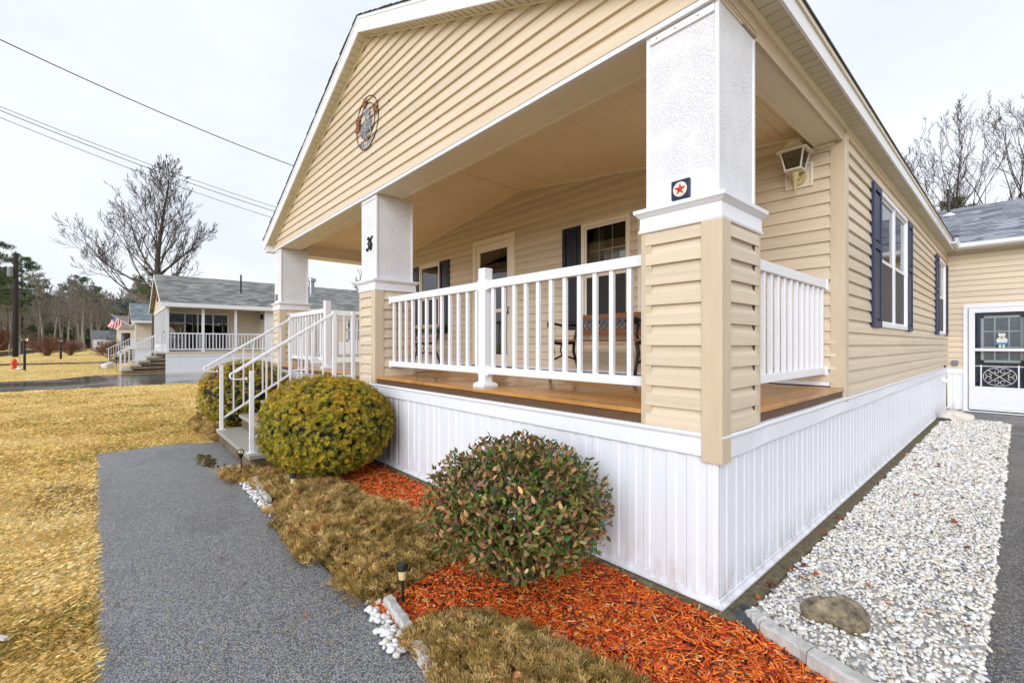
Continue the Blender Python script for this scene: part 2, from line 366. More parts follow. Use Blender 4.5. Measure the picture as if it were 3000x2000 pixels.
# ------------------------------------------------------------------ ground and paving
MB().add([(-700, -500, -.008), (500, -500, -.008), (500, 700, -.008), (-700, 700, -.008)], [(0, 1, 2, 3)]).build('lawn', 'lawn')['kind'] = 'structure'
PATH = [(-7.28, -2.68), (-7.33, -1.9), (-7.06, -1.26), (-4.82, -1.26), (-4.62, -1.46), (-3.2, -1.40), (-1.0, -1.40), (.2, -1.50), (1.02, -1.66), (1.02, -2.62), (-1.6, -2.57), (-4.3, -2.62)]
poly_sheet('path', PATH, 0., 'asphalt')
poly_sheet('driveway', [(1.0, -12), (5.2, -12), (5.2, 11.8), (.25, 11.8), (.25, 10.1), (.94, 9.9), (.99, 5), (1.0, 1)], .001, 'drive')
poly_sheet('bed_soil', [(-4.9, -1.36), (-3.2, -1.36), (-1.0, -1.36), (.2, -1.46), (1.0, -1.62), (.99, -.1), (.62, -.06), (.12, .16), (-9.2, .2), (-9.2, -1.3), (-7.2, -1.2), (-4.85, -1.2)], .004, 'mulch_bed')
poly_sheet('gravel_bed', [(.62, -.06), (1.0, -.1), (1.0, 5), (.94, 10.1), (.06, 10.2), (.06, .16), (.12, .14)], .008, 'gravel_bed')
NDRIVE = [(-20.1, -40), (-20.1, 4.6), (-28.36, 4.6), (-28.36, -2.9), (-27.7, -3.6), (-26.2, -4.3), (-25.9, -6), (-25.9, -40)]
poly_sheet('neighbour_driveway', NDRIVE, .0, 'wet_asphalt')
poly_sheet('second_driveway', [(-46.5, -40), (-46.5, 4), (-52.3, 4), (-52.3, -3.2), (-50.6, -4.3), (-50.4, -40)], .0, 'wet_asphalt')
poly_sheet('street', [(-400, -19), (60, -19), (60, -12.6), (-400, -12.6)], .002, 'wet_asphalt')
pd = MB(); rnd = random.Random(4)
for cx, cy, a, b in ((-5.85, -1.62, .42, .10), (-5.3, -1.50, .25, .06)):
    pd.add([(cx+a*math.cos(t*.21)*(1+.18*math.sin(t*1.3)+.12*math.sin(t*2.9)), cy+b*math.sin(t*.21)*(1+.25*math.sin(t*1.9)), .005) for t in range(30)], [tuple(range(30))])
_m, _t, _b = newmat('puddle'); _b.inputs['Base Color'].default_value = (.05, .045, .03, 1); _b.inputs['Roughness'].default_value = .02; MATS['puddle'] = _m
tag(pd.build('puddle', 'puddle'), None, None, kind='structure')
# ------------------------------------------------------------------ the house
XL, RX, SL = -9.14, -4.51, .425        # left edge, ridge x, roof slope
PW, WY, ZD = 2.65, 11.75, 1.09         # porch wall plane, wing plane, deck height
def zr(x): return 5.49-SL*abs(x-RX)    # underside of the rake
def zc(x): return 4.11-.128*abs(x-RX)  # vaulted porch ceiling
H = thing('beige_house', (-4.5, 5.9, 0), 'beige vinyl sided house with a gabled front porch, white skirting and number 36', 'house')
PR = [(0, .026), (.068, .021), (.104, .006), (.1235, .004)]
SR = random.Random(1)
def siding(parent, P, u0, u1, z0, z1, h=.1235, opens=(), mat='vinyl', name='siding_course'):
    f0 = u0 if callable(u0) else (lambda z: u0); f1 = u1 if callable(u1) else (lambda z: u1); z = z0; k = h/.1235
    while z < z1-.012:
        zt = min(z+h, z1); zm = (z+zt)/2; iv = [(f0, f1, z, zt)]
        for a, b, c, d in opens:
            if zt > c+.002 and z < d-.002:
                nv = []; ca = lambda z_, a=a: a; cb = lambda z_, b=b: b
                for l, r, lo, hi in iv:
                    if l(zm) < a and r(zm) > b:
                        nv += [(l, ca, lo, hi), (cb, r, lo, hi)]
                        if c > lo+.012: nv.append((ca, cb, lo, c))
                        if d < hi-.012: nv.append((ca, cb, d, hi))
                    else: nv.append((l, r, lo, hi))
                iv = nv
        for l, r, lo, hi in iv:
            full = [(z, .026)]+[(min(z+dz*k, zt), o) for dz, o in PR]+[(zt, .004)]; oz = lambda q: next((o0+(o1-o0)*(q-a0)/max(1e-6, a1-a0) for (a0, o0), (a1, o1) in zip(full[:-1], full[1:]) if a0 <= q <= a1), .003)
            pf = [(lo, 0.), (lo, oz(lo))]+[(q, o) for q, o in full if lo+.001 < q < hi-.001]+[(hi, oz(hi)), (hi, 0.)]
            if r(zm)-l(zm) < .03: continue
            n = len(pf); Lw = r(zm)-l(zm)
            if Lw > 3. and lo == z and hi == zt:      # long runs are two panels with a lapped joint
                SR.seed(int(z*977)+int(abs(l(zm))*31)); cut = l(zm)+Lw*SR.uniform(.25, .75); cc = lambda z_, c=cut: c; parts = ((l, lambda z_, c=cut: c+.02, 0.), (cc, r, .0022))
            else: parts = ((l, r, 0.),)
            for l_, r_, dd in parts:
                vs = [P(l_(q), q, o+dd*(o > 0)) for q, o in pf]+[P(max(r_(q), l_(q)), q, o+dd*(o > 0)) for q, o in pf]
                fs = [(i, (i+1) % n, n+(i+1) % n, n+i) for i in range(n)]+[tuple(range(n)), tuple(range(n, 2*n))[::-1]]
                MB().add(vs, fs).build(name, mat, parent)
            continue
            vs = [P(l(q), q, o) for q, o in pf]+[P(max(r(q), l(q)), q, o) for q, o in pf]
            fs = [(i, (i+1) % n, n+(i+1) % n, n+i) for i in range(n)]+[tuple(range(n)), tuple(range(n, 2*n))[::-1]]
            MB().add(vs, fs).build(name, mat, parent)
        z += h
def Pf(y0): return lambda u, z, o: (u, y0-o, z)      # faces -y
def Pb(y0): return lambda u, z, o: (u, y0+o, z)      # faces +y
def Pr(x0): return lambda u, z, o: (x0+o, u, z)      # faces +x
def Pl(x0): return lambda u, z, o: (x0-o, u, z)      # faces -x
# foundation and skirting
MB().prism([(-.2, -.06), (.118, -.06), (.112, .030), (.095, .043), (-.2, .043)], lambda a, b, k: (a, -.075 if k == 0 else WY, b)).build('foundation', 'concrete', H); MB().prism([(.2, -.06), (-.072, -.06), (-.068, .030), (-.055, .042), (.2, .042)], lambda a, b, k: (XL-.05 if k == 0 else -.2, a, b)).build('foundation', 'concrete', H)
sk = MB()
sk.box(XL, 0, .012, .03, .04, 1.0); sk.box(-.03, -.012, .012, WY, .04, 1.0); sk.box(XL, XL+.02, .03, WY, .04, 1.0)
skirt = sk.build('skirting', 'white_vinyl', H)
ch = MB()
for a in (0, 1):
    pf = [(.0, .046), (.034, .046), (.034, .056), (.012, .064), (.012, .085), (.004, .088), (.0, .06)]
    if a == 0: ch.prism(pf, lambda o, z, k: (XL if k == 0 else .0+o, -o, z))
    else: ch.prism(pf, lambda o, z, k: (o, -o if k == 0 else WY, z))
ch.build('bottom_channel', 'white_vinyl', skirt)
def sk_profile(w):
    r = lambda c, hw, d: [(c-hw-.008, 0), (c-hw, d), (c+hw, d), (c+hw+.008, 0)]
    return [(0, 0), (.004, -.006), (.008, 0)]+r(w*.30, .028, .0075)+r(w*.62, .028, .0075)+r(w*.89, .018, .006)+[(w-.001, 0)]
def sk_panel(name, L, axis, mat='white_vinyl', z0=.062, z1=.90, w=.405):
    pf = [(p, o*(.55 if axis == 'y' else 1)) for p, o in sk_profile(w) if p <= L]; m = MB()
    if pf[-1][0] < L: pf.append((L, 0))
    n = len(pf)
    for z in (z0, z1):
        for u, o in pf: m.v.append((u, -o-.0005, z) if axis == 'x' else (o+.0005, u, z))
    m.f = [(i, i+1, n+i+1, n+i) for i in range(n-1)]
    return m
x = -.0005; i = 0
while x > XL+.02:
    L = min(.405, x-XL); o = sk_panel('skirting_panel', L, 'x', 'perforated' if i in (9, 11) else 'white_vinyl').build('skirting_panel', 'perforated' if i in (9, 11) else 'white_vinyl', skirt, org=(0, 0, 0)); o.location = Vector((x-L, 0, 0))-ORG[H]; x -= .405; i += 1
y = .004
while y < WY-.02:
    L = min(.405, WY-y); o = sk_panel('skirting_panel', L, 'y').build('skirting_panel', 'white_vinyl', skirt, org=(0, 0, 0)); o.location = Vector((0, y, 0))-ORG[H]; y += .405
# top band of the skirting (slightly buckled along the side)
band = MB(); bpf = [(.0, .862), (.020, .862), (.024, .868), (.018, .966), (.026, .972), (.030, .985), (.024, .998), (.0, 1.0)]
band.prism(bpf, lambda o, z, k: (XL-.02 if k == 0 else o, -o, z))
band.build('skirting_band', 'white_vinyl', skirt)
band = MB(); ny = 60; nb = len(bpf); rnd = random.Random(9); ph = [rnd.uniform(0, 6) for _ in range(4)]
for i in range(ny+1):
    yy = -.02+(WY+.02)*(i/ny)**1.25
    w = .006*math.sin(yy*2.3+ph[0])+.005*math.sin(yy*5.1+ph[1]); w += -.012*math.exp(-((yy-.25)/.25)**2)+.014*math.exp(-((yy-.65)/.2)**2)
    for o, z in bpf: band.v.append((o+.003+.6*w*(z < .95), -o if i == 0 else yy, z+w*(1.0 if z < .95 else .25)))
band.f = [(i*nb+k, i*nb+(k+1) % nb, (i+1)*nb+(k+1) % nb, (i+1)*nb+k) for i in range(ny) for k in range(nb)]+[tuple(range(nb))]
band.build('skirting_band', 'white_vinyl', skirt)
# walls
W1 = (4.19, 6.07, 1.70, 3.30); W2 = (9.9, 11.16, 1.70, 3.26)
sw = MB(); ys = [PW, W1[0], W1[1], W2[0], W2[1], WY]
for i_ in range(5):
    if i_ % 2 == 0: sw.box(-.06, -.004, ys[i_], ys[i_+1], .99, 3.6)
    else: q_ = (W1, W2)[i_//2]; sw.box(-.06, -.004, ys[i_], ys[i_+1], .99, q_[2]); sw.box(-.06, -.004, ys[i_], ys[i_+1], q_[3], 3.6)
sw = sw.build('side_wall', 'gable_dark', H)
siding(sw, Pr(0), PW+.06, WY, 1.0, 3.585, opens=[W1, W2])
wl = (-7.80, -6.965, 1.73, 3.24); dr = (-5.80, -4.61, 1.10, 3.43); wr = (-3.15, -2.32, 1.72, 3.24); wr2 = (-2.20, -1.37, 1.72, 3.24)
def holed(x0, x1, z1f, holes, y0, y1):
    """wall backing with rectangular openings, as vertical strips"""
    m = MB(); xs = sorted(set([x0, x1]+[h for a in holes for h in a[:2]]))
    for a, b in zip(xs[:-1], xs[1:]):
        hs = [h for h in holes if h[0] <= a+1e-6 and h[1] >= b-1e-6]; zt = min(z1f(a), z1f(b))
        if hs: m.box(a, b, y0, y1, .9, hs[0][2]); m.box(a, b, y0, y1, hs[0][3], zt)
        else: m.box(a, b, y0, y1, .9, zt)
    return m
pw = holed(XL, -.06, lambda x: 3.5, [wl, dr, wr, wr2], PW+.004, PW+.05); pw.box(XL, -.06, PW+.004, PW+.05, 3.5, 4.3)
pw = pw.build('porch_wall', 'gable_dark', H)
def inv(z, s): return RX+s*(4.11-z)/.128
siding(pw, Pf(PW), lambda z: max(XL, inv(z, -1)) if z > 3.5 else XL, lambda z: min(-.05, inv(z, 1)) if z > 3.5 else -.05, 1.135, 4.12, opens=[wl, dr, wr, wr2])
bx('base_trim', 'white_vinyl', pw, XL, -.1, PW-.03, PW, 1.10, 1.135)
gw = MB().prism([(XL, 3.44), (0, 3.44), (0, 3.57), (RX, 5.47), (XL, 3.5)], lambda a, b, k: (a, .004+.05*k, b)).build('gable_wall', 'gable_dark', H)
siding(gw, Pf(0), lambda z: XL if z < 3.54 else RX-(5.49-z)/SL, lambda z: 0 if z < 3.58 else RX+(5.49-z)/SL, 3.455, 5.48)
# corner trims of the house body
def lpost(parent, x, y, sx, sy, z0, z1, w=.095, t=.022, mat='vinyl_trim', name='corner_trim', w2=None):
    w2 = w2 or w
    m = MB().prism([(t*sx, t*sy), (-w*sx, t*sy), (-w*sx, .0), (0, 0), (0, -w2*sy), (t*sx, -w2*sy)], lambda a, b, k: (x+a, y+b, z0 if k == 0 else z1))
    return m.build(name, mat, parent, bevel=.003)
lpost(H, 0, PW, 1, -1, .955, 3.47, .095, .026)
bx('corner_filler', 'vinyl_trim', H, -.03, .0045, PW-.03, PW+.09, 3.44, 3.58)
bx('corner_trim', 'vinyl_trim', H, -.0, .03, WY-.05, WY-.018, .95, 3.56)
# columns
def column(x0, x1, zb, main):
    y0, y1 = 0., .53; cxm = (x0+x1)/2
    c = bx('porch_column', 'gable_dark', H, x0+.012, x1-.012, y0+.012, y1-.012, zb, 2.33)
    for P, a, b, zz in ((Pf(y0), x0, x1, 1.0), (Pr(x1), y0, y1, zb), (Pl(x0), y0, y1, zb), (Pb(y1), x0, x1, ZD)):
        siding(c, P, a+.015, b-.015, zz, 2.20)
    zc0 = .838 if main else 1.0
    lpost(c, x1, y0, 1, -1, zc0, 2.2, .088, .030, w2=.088 if main else .088)
    lpost(c, x0, y0, -1, -1, 1.0, 2.2, .052, .020); lpost(c, x1, y1, 1, 1, zb-(.015 if main else 0), 2.2, .052, .020); lpost(c, x0, y1, -1, 1, ZD, 2.2, .052, .020)
    if main: bx('trim_edge', 'gable_dark', c, x1+.001, x1+.012, y1-.072, y1-.055, 1.0, 2.2)
    cap = MB()
    def ring(o, z): return [(x0-o, y0-o, z), (x1+o, y0-o, z), (x1+o, y1+o, z), (x0-o, y1+o, z)]
    prof = [(.020, 2.190), (.030, 2.192), (.034, 2.205), (.026, 2.214), (.024, 2.285), (.030, 2.290), (.046, 2.308), (.054, 2.314), (.056, 2.336), (-.01, 2.343)]
    for o, z in prof: cap.v += ring(o, z)
    for i in range(len(prof)-1):
        for k in range(4): cap.f.append((i*4+k, i*4+(k+1) % 4, i*4+4+(k+1) % 4, i*4+4+k))
    cap.f += [(3, 2, 1, 0), tuple(len(prof)*4-4+k for k in range(4))]
    cap.build('column_cap', 'white_rail', c)
    e = .012
    bx('column_shaft', 'stucco', c, x0+e, x1-e, y0+e, y1-e, 2.34, 3.43)
    for a, b, d, f in ((x0+.004, x0+.03, y0+.004, y0+.02), (x1-.024, x1-.004, y0+.004, y0+.024), (x1-.016, x1-.004, y1-.026, y1-.004), (x0+.004, x0+.02, y1-.03, y1-.004)):
        bx('edge_strip', 'white_rail', c, a, b, d, f, 2.34, 3.42 if not (main and a > x0+.1 and d < .1) else 3.435)
    if main:
        bx('cleat', 'white_rail', c, x0+.034, x1-.026, y0-.002, y0+.013, 3.365, 3.41, .002)
        for q in (.08, .2, .34): MB().tube([(x0+q, y0-.004, 3.387), (x0+q, y0, 3.387)], .004, 8).build('screw', 'black_iron', c)
        bx('mounting_plate', 'white_rail', c, -.372, -.048, y0+.004, y0+.013, 2.345, 2.49)
    else:
        bx('cleat', 'white_rail', c, x0+.034, x1-.026, y0+.002, y0+.013, 3.375, 3.41, .002)
    return c
column(-.46, 0, 1.0, True); column(-4.80, -4.34, ZD, False); column(XL-.02, -8.70, ZD, False)
# beams, ceiling
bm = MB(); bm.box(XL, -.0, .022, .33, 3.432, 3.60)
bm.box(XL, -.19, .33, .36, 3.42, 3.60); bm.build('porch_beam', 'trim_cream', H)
bx('beam_trim', 'white_rail', H, XL-.01, .0, -.024, .022, 3.418, 3.454, .003)
bx('beam_step', 'trim_cream', H, XL, -.2, .19, .215, 3.424, 3.4315)
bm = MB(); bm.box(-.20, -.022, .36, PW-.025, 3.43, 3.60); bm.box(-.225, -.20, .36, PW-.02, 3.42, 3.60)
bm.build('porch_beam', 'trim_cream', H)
bx('beam_trim', 'vinyl_trim', H, -.022, .006, .53, PW-.03, 3.415, 3.585); bx('beam_trim', 'trim_cream', H, .006, .022, .02, WY, 3.535, 3.565)
bx('beam_trim', 'vinyl_trim', H, -.018, .0065, .0, .53, 3.44, 3.585); bx('beam_trim', 'vinyl_trim', H, .0, .012, .0, .53, 3.455, 3.50)
bx('beam_cleat', 'trim_cream', H, -.24, -.06, PW-.035, PW-.018, 3.395, 3.425)
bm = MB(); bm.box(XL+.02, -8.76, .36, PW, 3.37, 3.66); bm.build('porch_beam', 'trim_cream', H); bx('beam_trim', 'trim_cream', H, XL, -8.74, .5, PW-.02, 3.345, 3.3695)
ceil = MB(); ceil.prism([(XL, zc(XL)+.02), (RX, zc(RX)+.02), (0, zc(0)+.02), (0, zc(0)+.05), (RX, zc(RX)+.05), (XL, zc(XL)+.05)], lambda a, b, k: (a, .2 if k == 0 else PW+.02, b))
ceil = ceil.build('porch_ceiling', 'gable_dark', H)
w = .112; x = RX+.004
for sgn in (1, -1):
    k = 0
    while True:
        a = RX+sgn*(.004+k*w); b = RX+sgn*(.004+k*w+w-.0015)
        if b > -.21 or b < -8.78: break
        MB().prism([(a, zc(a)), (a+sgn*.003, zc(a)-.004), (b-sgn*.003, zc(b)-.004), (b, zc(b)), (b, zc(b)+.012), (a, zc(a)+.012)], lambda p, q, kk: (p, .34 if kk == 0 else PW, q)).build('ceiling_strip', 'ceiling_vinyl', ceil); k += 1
for s_, xe in ((1, -.22), (-1, -8.76)):
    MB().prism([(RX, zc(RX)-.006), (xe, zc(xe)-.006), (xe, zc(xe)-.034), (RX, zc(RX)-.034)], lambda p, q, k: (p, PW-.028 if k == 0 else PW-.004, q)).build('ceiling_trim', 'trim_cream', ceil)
bx('ridge_strip', 'vinyl_trim', ceil, RX-.008, RX+.004, .35, PW-.03, zc(RX)-.007, zc(RX)+.01)
# roof: sheathing, shingle courses, fascia, soffit
zt = lambda x: zr(x)+.205
roof = MB().prism([(XL-.18, zt(XL-.18)-.03), (RX, zt(RX)-.03), (.175, zt(.175)-.03), (.175, zt(.175)), (RX, zt(RX)), (XL-.18, zt(XL-.18))], lambda a, b, k: (a, -.165 if k == 0 else WY+3.4, b)).build('roof', 'shingle_main', H)
ns = 34
for sgn in (1, -1):
    Ls = (.195-RX) if sgn > 0 else (RX-XL+.195)
    for i in range(ns):
        a = RX+sgn*Ls*(1-(i+1.25)/ns); b = RX+sgn*Ls*(1-i/ns); a = max(a, RX) if sgn > 0 else min(a, RX)
        rnd.seed(i+50*sgn); yo = -.182-rnd.uniform(0, .012)
        MB().prism([(a, zt(a)+.003), (b, zt(b)+.006), (b, zt(b)+.019), (a, zt(a)+.008)], lambda p, q, k: (p, yo if k == 0 else WY+3.4, q)).build('shingle_course', 'shingle_main', roof)
for sgn, xe in ((1, .165), (-1, XL-.165)):
    fa = MB().prism([(RX, zr(RX)), (xe, zr(xe)), (xe, zr(xe)+.165), (RX, zr(RX)+.165)], lambda p, q, k: (p, -.168 if k == 0 else -.150, q)).build('rake_fascia', 'white_metal', roof)
    MB().prism([(RX, zr(RX)+.165), (xe, zr(xe)+.165), (xe, zr(xe)+.204), (RX, zr(RX)+.204)], lambda p, q, k: (p, -.174 if k == 0 else -.155, q)).build('drip_edge', 'white_metal', roof)
    MB().prism([(RX, zr(RX)-.002), (xe, zr(xe)-.002), (xe, zr(xe)+.012), (RX, zr(RX)+.012)], lambda p, q, k: (p, -.018 if k == 0 else -.045, q+.0)).build('soffit_trim', 'trim_cream', roof)
    n = int(abs(xe-RX)/.1016)
    for i in range(n):
        a = RX+(xe-RX)*i/n; b = RX+(xe-RX)*(i+.94)/n
        MB().prism([(a, zr(a)+.008), (a+(b-a)*.06, zr(a)+.002), (b-(b-a)*.06, zr(b)+.002), (b, zr(b)+.008), (b, zr(b)+.016), (a, zr(a)+.016)], lambda p, q, k: (p, -.1505 if k == 0 else -.018, q)).build('soffit_panel', 'soffit_vinyl', roof)
    m = MB().prism([(RX, zr(RX)+.016), (xe, zr(xe)+.016), (xe, zr(xe)+.03), (RX, zr(RX)+.03)], lambda p, q, k: (p, -.15 if k == 0 else .05, q)); m.build('soffit_backing', 'gable_dark', roof)
MB().prism([(RX-.02, zr(RX)), (RX+.02, zr(RX)), (RX+.02, zr(RX)+.165), (RX-.02, zr(RX)+.165)], lambda p, q, k: (p, -.171 if k == 0 else -.16, q)).build('fascia_joint', 'white_metal', roof)
# right eave
bx('eave_fascia', 'white_metal', roof, .150, .168, -.149, WY-.42, 3.555, 3.668); bx('eave_drip', 'trim_cream', roof, .152, .182, -.149, WY-.42, 3.669, 3.706)
bx('eave_soffit_trim', 'trim_cream', roof, .012, .035, .0, WY, 3.553, 3.572)
yy = -.14; first = None
while yy < WY-.05:
    if first is None:
        first = MB().prism([(0, .012), (.006, .006), (.09, .006), (.096, .012), (.096, .02), (0, .02)], lambda p, q, k: (.03 if k == 0 else .150, yy+p, 3.556+q)).build('soffit_panel', 'soffit_vinyl', roof)
    else: place(first, roof, (0, yy+.14, 0))
    yy += .1016
bx('soffit_backing', 'gable_dark', roof, .0, .15, -.14, WY, 3.577, 3.6)
bx('eave_return', 'white_metal', roof, XL-.168, XL-.002, -.149, -.004, 3.40, 3.555); bx('eave_fascia', 'white_metal', roof, XL-.168, XL-.15, -.0, WY, 3.40, 3.55)
# deck
deck = bx('porch_deck', 'gable_dark', H, XL, -.02, .02, PW, .98, 1.058)
bx('deck_fascia', 'fascia_board', deck, -4.34, -.46, -.004, .02, .995, 1.058, .002); bx('deck_fascia', 'fascia_board', deck, -8.70, -4.80, -.004, .02, .995, 1.058, .002)
bx('deck_fascia', 'fascia_board', deck, -.02, .004, .55, PW-.03, .995, 1.058, .002)
y = -.014
while y < PW-.02:
    y1 = min(y+.137, PW)
    for a, b in ([(-4.332, -.468), (-8.69, -4.81)] if y < .53 else [(XL, -.15)]): bx('deck_board', 'deck', deck, a, b, y, y1, 1.062, ZD, .003)
    y += .140
bx('deck_board', 'deck', deck, -.147, .016, .556, PW-.03, 1.062, ZD, .003)
bx('deck_board', 'deck', deck, -.46, -.15, .535, .555, 1.062, ZD-.002)
# windows and shutters
def window(P, u0, u1, z0, z1, cols=0, rows=0, depth=.9, mat_f='trim_cream', blind=True, units=1, screen=True, sdir=1, lamp=None, label=None):
    """P(u,z,o): o>0 out of the wall"""
    root = MB()
    def q(m, a, b, c, d, o0, o1):
        p = P(a, c, o0); r = P(b, d, o1); m.box(p[0], r[0], p[1], r[1], p[2], r[2]); return m
    fwd = .05
    for a, b, c, d in ((u0, u1, z1-fwd, z1), (u0, u1, z0, z0+fwd), (u0, u0+fwd, z0+fwd, z1-fwd), (u1-fwd, u1, z0+fwd, z1-fwd)): q(root, a, b, c, d, -.03, .042)
    win = root.build('window', mat_f, H, bevel=.003)
    if label: win['label'] = label
    W = (u1-u0-2*fwd)/units; zm = (z0+z1)/2
    for k in range(units):
        a0 = u0+fwd+k*W; a1 = a0+W; e = .030
        if k: q(MB(), a0-.022, a0+.022, z0+fwd, z1-fwd, -.02, .032).build('mullion', mat_f, win)
        us = MB()
        for a, b, c, d in ((a0+.001, a1-.001, z1-fwd-e, z1-fwd-.001), (a0+.001, a1-.001, zm-.02, zm+.02), (a0+.001, a0+e, zm+.02, z1-fwd-e), (a1-e, a1-.001, zm+.02, z1-fwd-e)): q(us, a, b, c, d, -.006, .016)
        us.build('upper_sash', mat_f, win)
        ls = MB()
        for a, b, c, d in ((a0+.001, a1-.001, z0+fwd+.001, z0+fwd+e+.01), (a0+.001, a0+e, z0+fwd+e+.01, zm-.02), (a1-e, a1-.001, z0+fwd+e+.01, zm-.02)): q(ls, a, b, c, d, -.01, .008)
        ls.build('lower_sash', mat_f, win)
        q(MB(), a0+e, a1-e, zm+.02, z1-fwd-e, .003, .005).build('pane', 'glass', win); q(MB(), a0+e, a1-e, z0+fwd+e, zm-.02, -.004, -.002).build('pane', 'glass', win)
        for c in range(1, cols): uu = a0+e+(a1-a0-2*e)*c/cols; q(MB(), uu-.008, uu+.008, zm+.021, z1-fwd-e, -.001, .0025).build('muntin', mat_f, win); q(MB(), uu-.008, uu+.008, z0+fwd+e, zm-.021, -.0075, -.0045).build('muntin', mat_f, win)
        for r in range(1, rows):
            for b_, t_, o_ in ((zm+.02, z1-fwd-e, 0), (z0+fwd+e, zm-.02, -.0065)): zz = b_+(t_-b_)*r/rows; q(MB(), a0+e, a1-e, zz-.008, zz+.008, -.0012+o_, .0022+o_).build('muntin', mat_f, win)
        if screen: q(MB(), a0+e, a1-e, z0+fwd+e, zm-.02, .0085, .0095).build('insect_screen', 'screen', win)
        if blind:
            z = z1-fwd-.05
            m = MB()
            while z > zm-.1:
                p = P(a0+.01, z, -.07); r = P(a1-.01, z+.004, -.105); m.box(p[0], r[0], p[1], r[1], z, z+.003); z -= .034
            m.build('blind', 'blind', win)
            cu = MB(); nn = 14
            for j in range(nn+1):
                uu = a0+.04+(a1-a0)*.30*j/nn; oo = -.14-.02*math.sin(j*1.7)
                cu.v += [P(uu, z1-.06, oo), P(uu+(.10 if j > nn/2 else 0)*-1, z0+.1, oo)]
            cu.f = [(2*j, 2*j+2, 2*j+3, 2*j+1) for j in range(nn)]; cu.build('curtain', 'curtain', win)
        if lamp:
            p = P((a0*.35+a1*.65), lamp, -.55); MB().lathe([(.02, 0), (.09, .02), (.10, .06), (.03, .1)], p, 12).build('ceiling_light', 'warm_lamp', win)
    rm = MB(); a = P(u0+.004, z0+.004, -.04); b = P(u1-.004, z1-.004, -depth)
    x0, x1 = sorted((a[0], b[0])); y0, y1 = sorted((a[1], b[1]))
    c = [(x0, y0, z0), (x1, y0, z0), (x1, y1, z0), (x0, y1, z0), (x0, y0, z1), (x1, y0, z1), (x1, y1, z1), (x0, y1, z1)]
    fs = {'b': (0, 3, 2, 1), 't': (4, 5, 6, 7), 'y0': (0, 1, 5, 4), 'x1': (1, 2, 6, 5), 'y1': (2, 3, 7, 6), 'x0': (3, 0, 4, 7)}
    dx = abs(P(0, 0, 1)[0]-P(0, 0, 0)[0]) > .5; open_ = ('x1' if dx else 'y0')
    rm.add(c, [f for k_, f in fs.items() if k_ != open_]); rm.build('room_recess', 'room', win)
    return win
def shutter(P, u0, u1, z0, z1, mat):
    def q(m, a, b, c, d, o0, o1):
        p = P(a, c, o0); r = P(b, d, o1); return m.box(p[0], r[0], p[1], r[1], p[2], r[2])
    m = MB(); e = .055; zs = [z0, z0+(z1-z0)*.42, z1]
    q(m, u0, u0+e, z0, z1, .018, .052); q(m, u1-e, u1, z0, z1, .018, .052)
    for zz in (z0, z1-e*1.3, z0+(z1-z0)*.55): q(m, u0+e, u1-e, zz, zz+e*1.3, .018, .050)
    s = m.build('shutter', mat, H, bevel=.004)
    for a, b in ((z0+e*1.3, z0+(z1-z0)*.55), (z0+(z1-z0)*.55+e*1.3, z1-e*1.3)):
        q(MB(), u0+e, u1-e, a, b, .018, .030).build('shutter_panel', mat, s); q(MB(), u0+e+.03, u1-e-.03, a+.03, b-.03, .030, .042).build('raised_panel', mat, s, bevel=.006)
window(Pf(PW), *wl, cols=3, rows=2); window(Pf(PW), *wr, cols=3, rows=2, lamp=2.55); window(Pf(PW), *wr2, cols=3, rows=2)
shutter(Pf(PW), -8.14, -7.81, 1.73, 3.23, 'black_navy'); shutter(Pf(PW), -6.955, -6.60, 1.73, 3.23, 'black_navy'); shutter(Pf(PW), -3.51, -3.16, 1.72, 3.24, 'black_navy')
window(Pr(0), W1[0], W1[1], W1[2], W1[3], units=2, mat_f='white_vinyl', blind=False); window(Pr(0), W2[0], W2[1], W2[2], W2[3], mat_f='white_vinyl', blind=False)
shutter(Pr(0), 3.76, 4.18, 1.69, 3.30, 'navy'); shutter(Pr(0), 6.08, 6.48, 1.69, 3.28, 'navy'); shutter(Pr(0), 9.45, 9.89, 1.69, 3.26, 'navy'); shutter(Pr(0), 11.17, 11.6, 1.69, 3.26, 'navy')
# porch door
def porch_door():
    a, b, c, d = dr; m = MB()
    for l, r, t, u in ((a, b, d-.09, d), (a, a+.09, c, d-.09), (b-.09, b, c, d-.09)): m.box(l, r, PW-.04, PW+.03, t, u)
    D = m.build('front_door', 'trim_cream', H, bevel=.004)
    m = MB(); s = .115; a2, b2, d2 = a+.092, b-.092, d-.094
    for l, r, t, u in ((a2, b2, d2-.14, d2), (a2, b2, c+.01, c+.22), (a2, a2+s, c+.22, d2-.14), (b2-s, b2, c+.22, d2-.14), (a2+s, b2-s, 2.07, 2.13)): m.box(l, r, PW-.025, PW+.005, t, u)
    m.build('storm_door_leaf', 'trim_cream', D, bevel=.004)
    bx('pane', 'glass', D, a2+s, b2-s, PW-.012, PW-.010, 2.13, d2-.14); bx('pane', 'glass', D, a2+s, b2-s, PW-.012, PW-.010, c+.22, 2.07)
    m = MB(); m.box(a2, b2, PW+.10, PW+.13, c, d2); m.build('inner_door', 'pink_wood', D); bx('picture_frame', 'bench_wood', D, -5.22, -4.95, PW+.088, PW+.099, 2.82, 3.08); bx('picture', 'blind', D, -5.18, -4.99, PW+.084, PW+.0885, 2.86, 3.04)
    m = MB().tube([(b2-.06, PW-.06, 2.02), (b2-.06, PW-.06, 2.12), (b2-.06, PW-.03, 2.15)], .008, 6); m.tube([(b2-.06, PW-.06, 2.05), (b2-.16, PW-.065, 2.06)], .008, 6); m.build('door_handle', 'black_iron', D)
    bx('threshold', 'fascia_board', D, a, b, PW-.05, PW+.03, ZD+.002, 1.112)
porch_door()
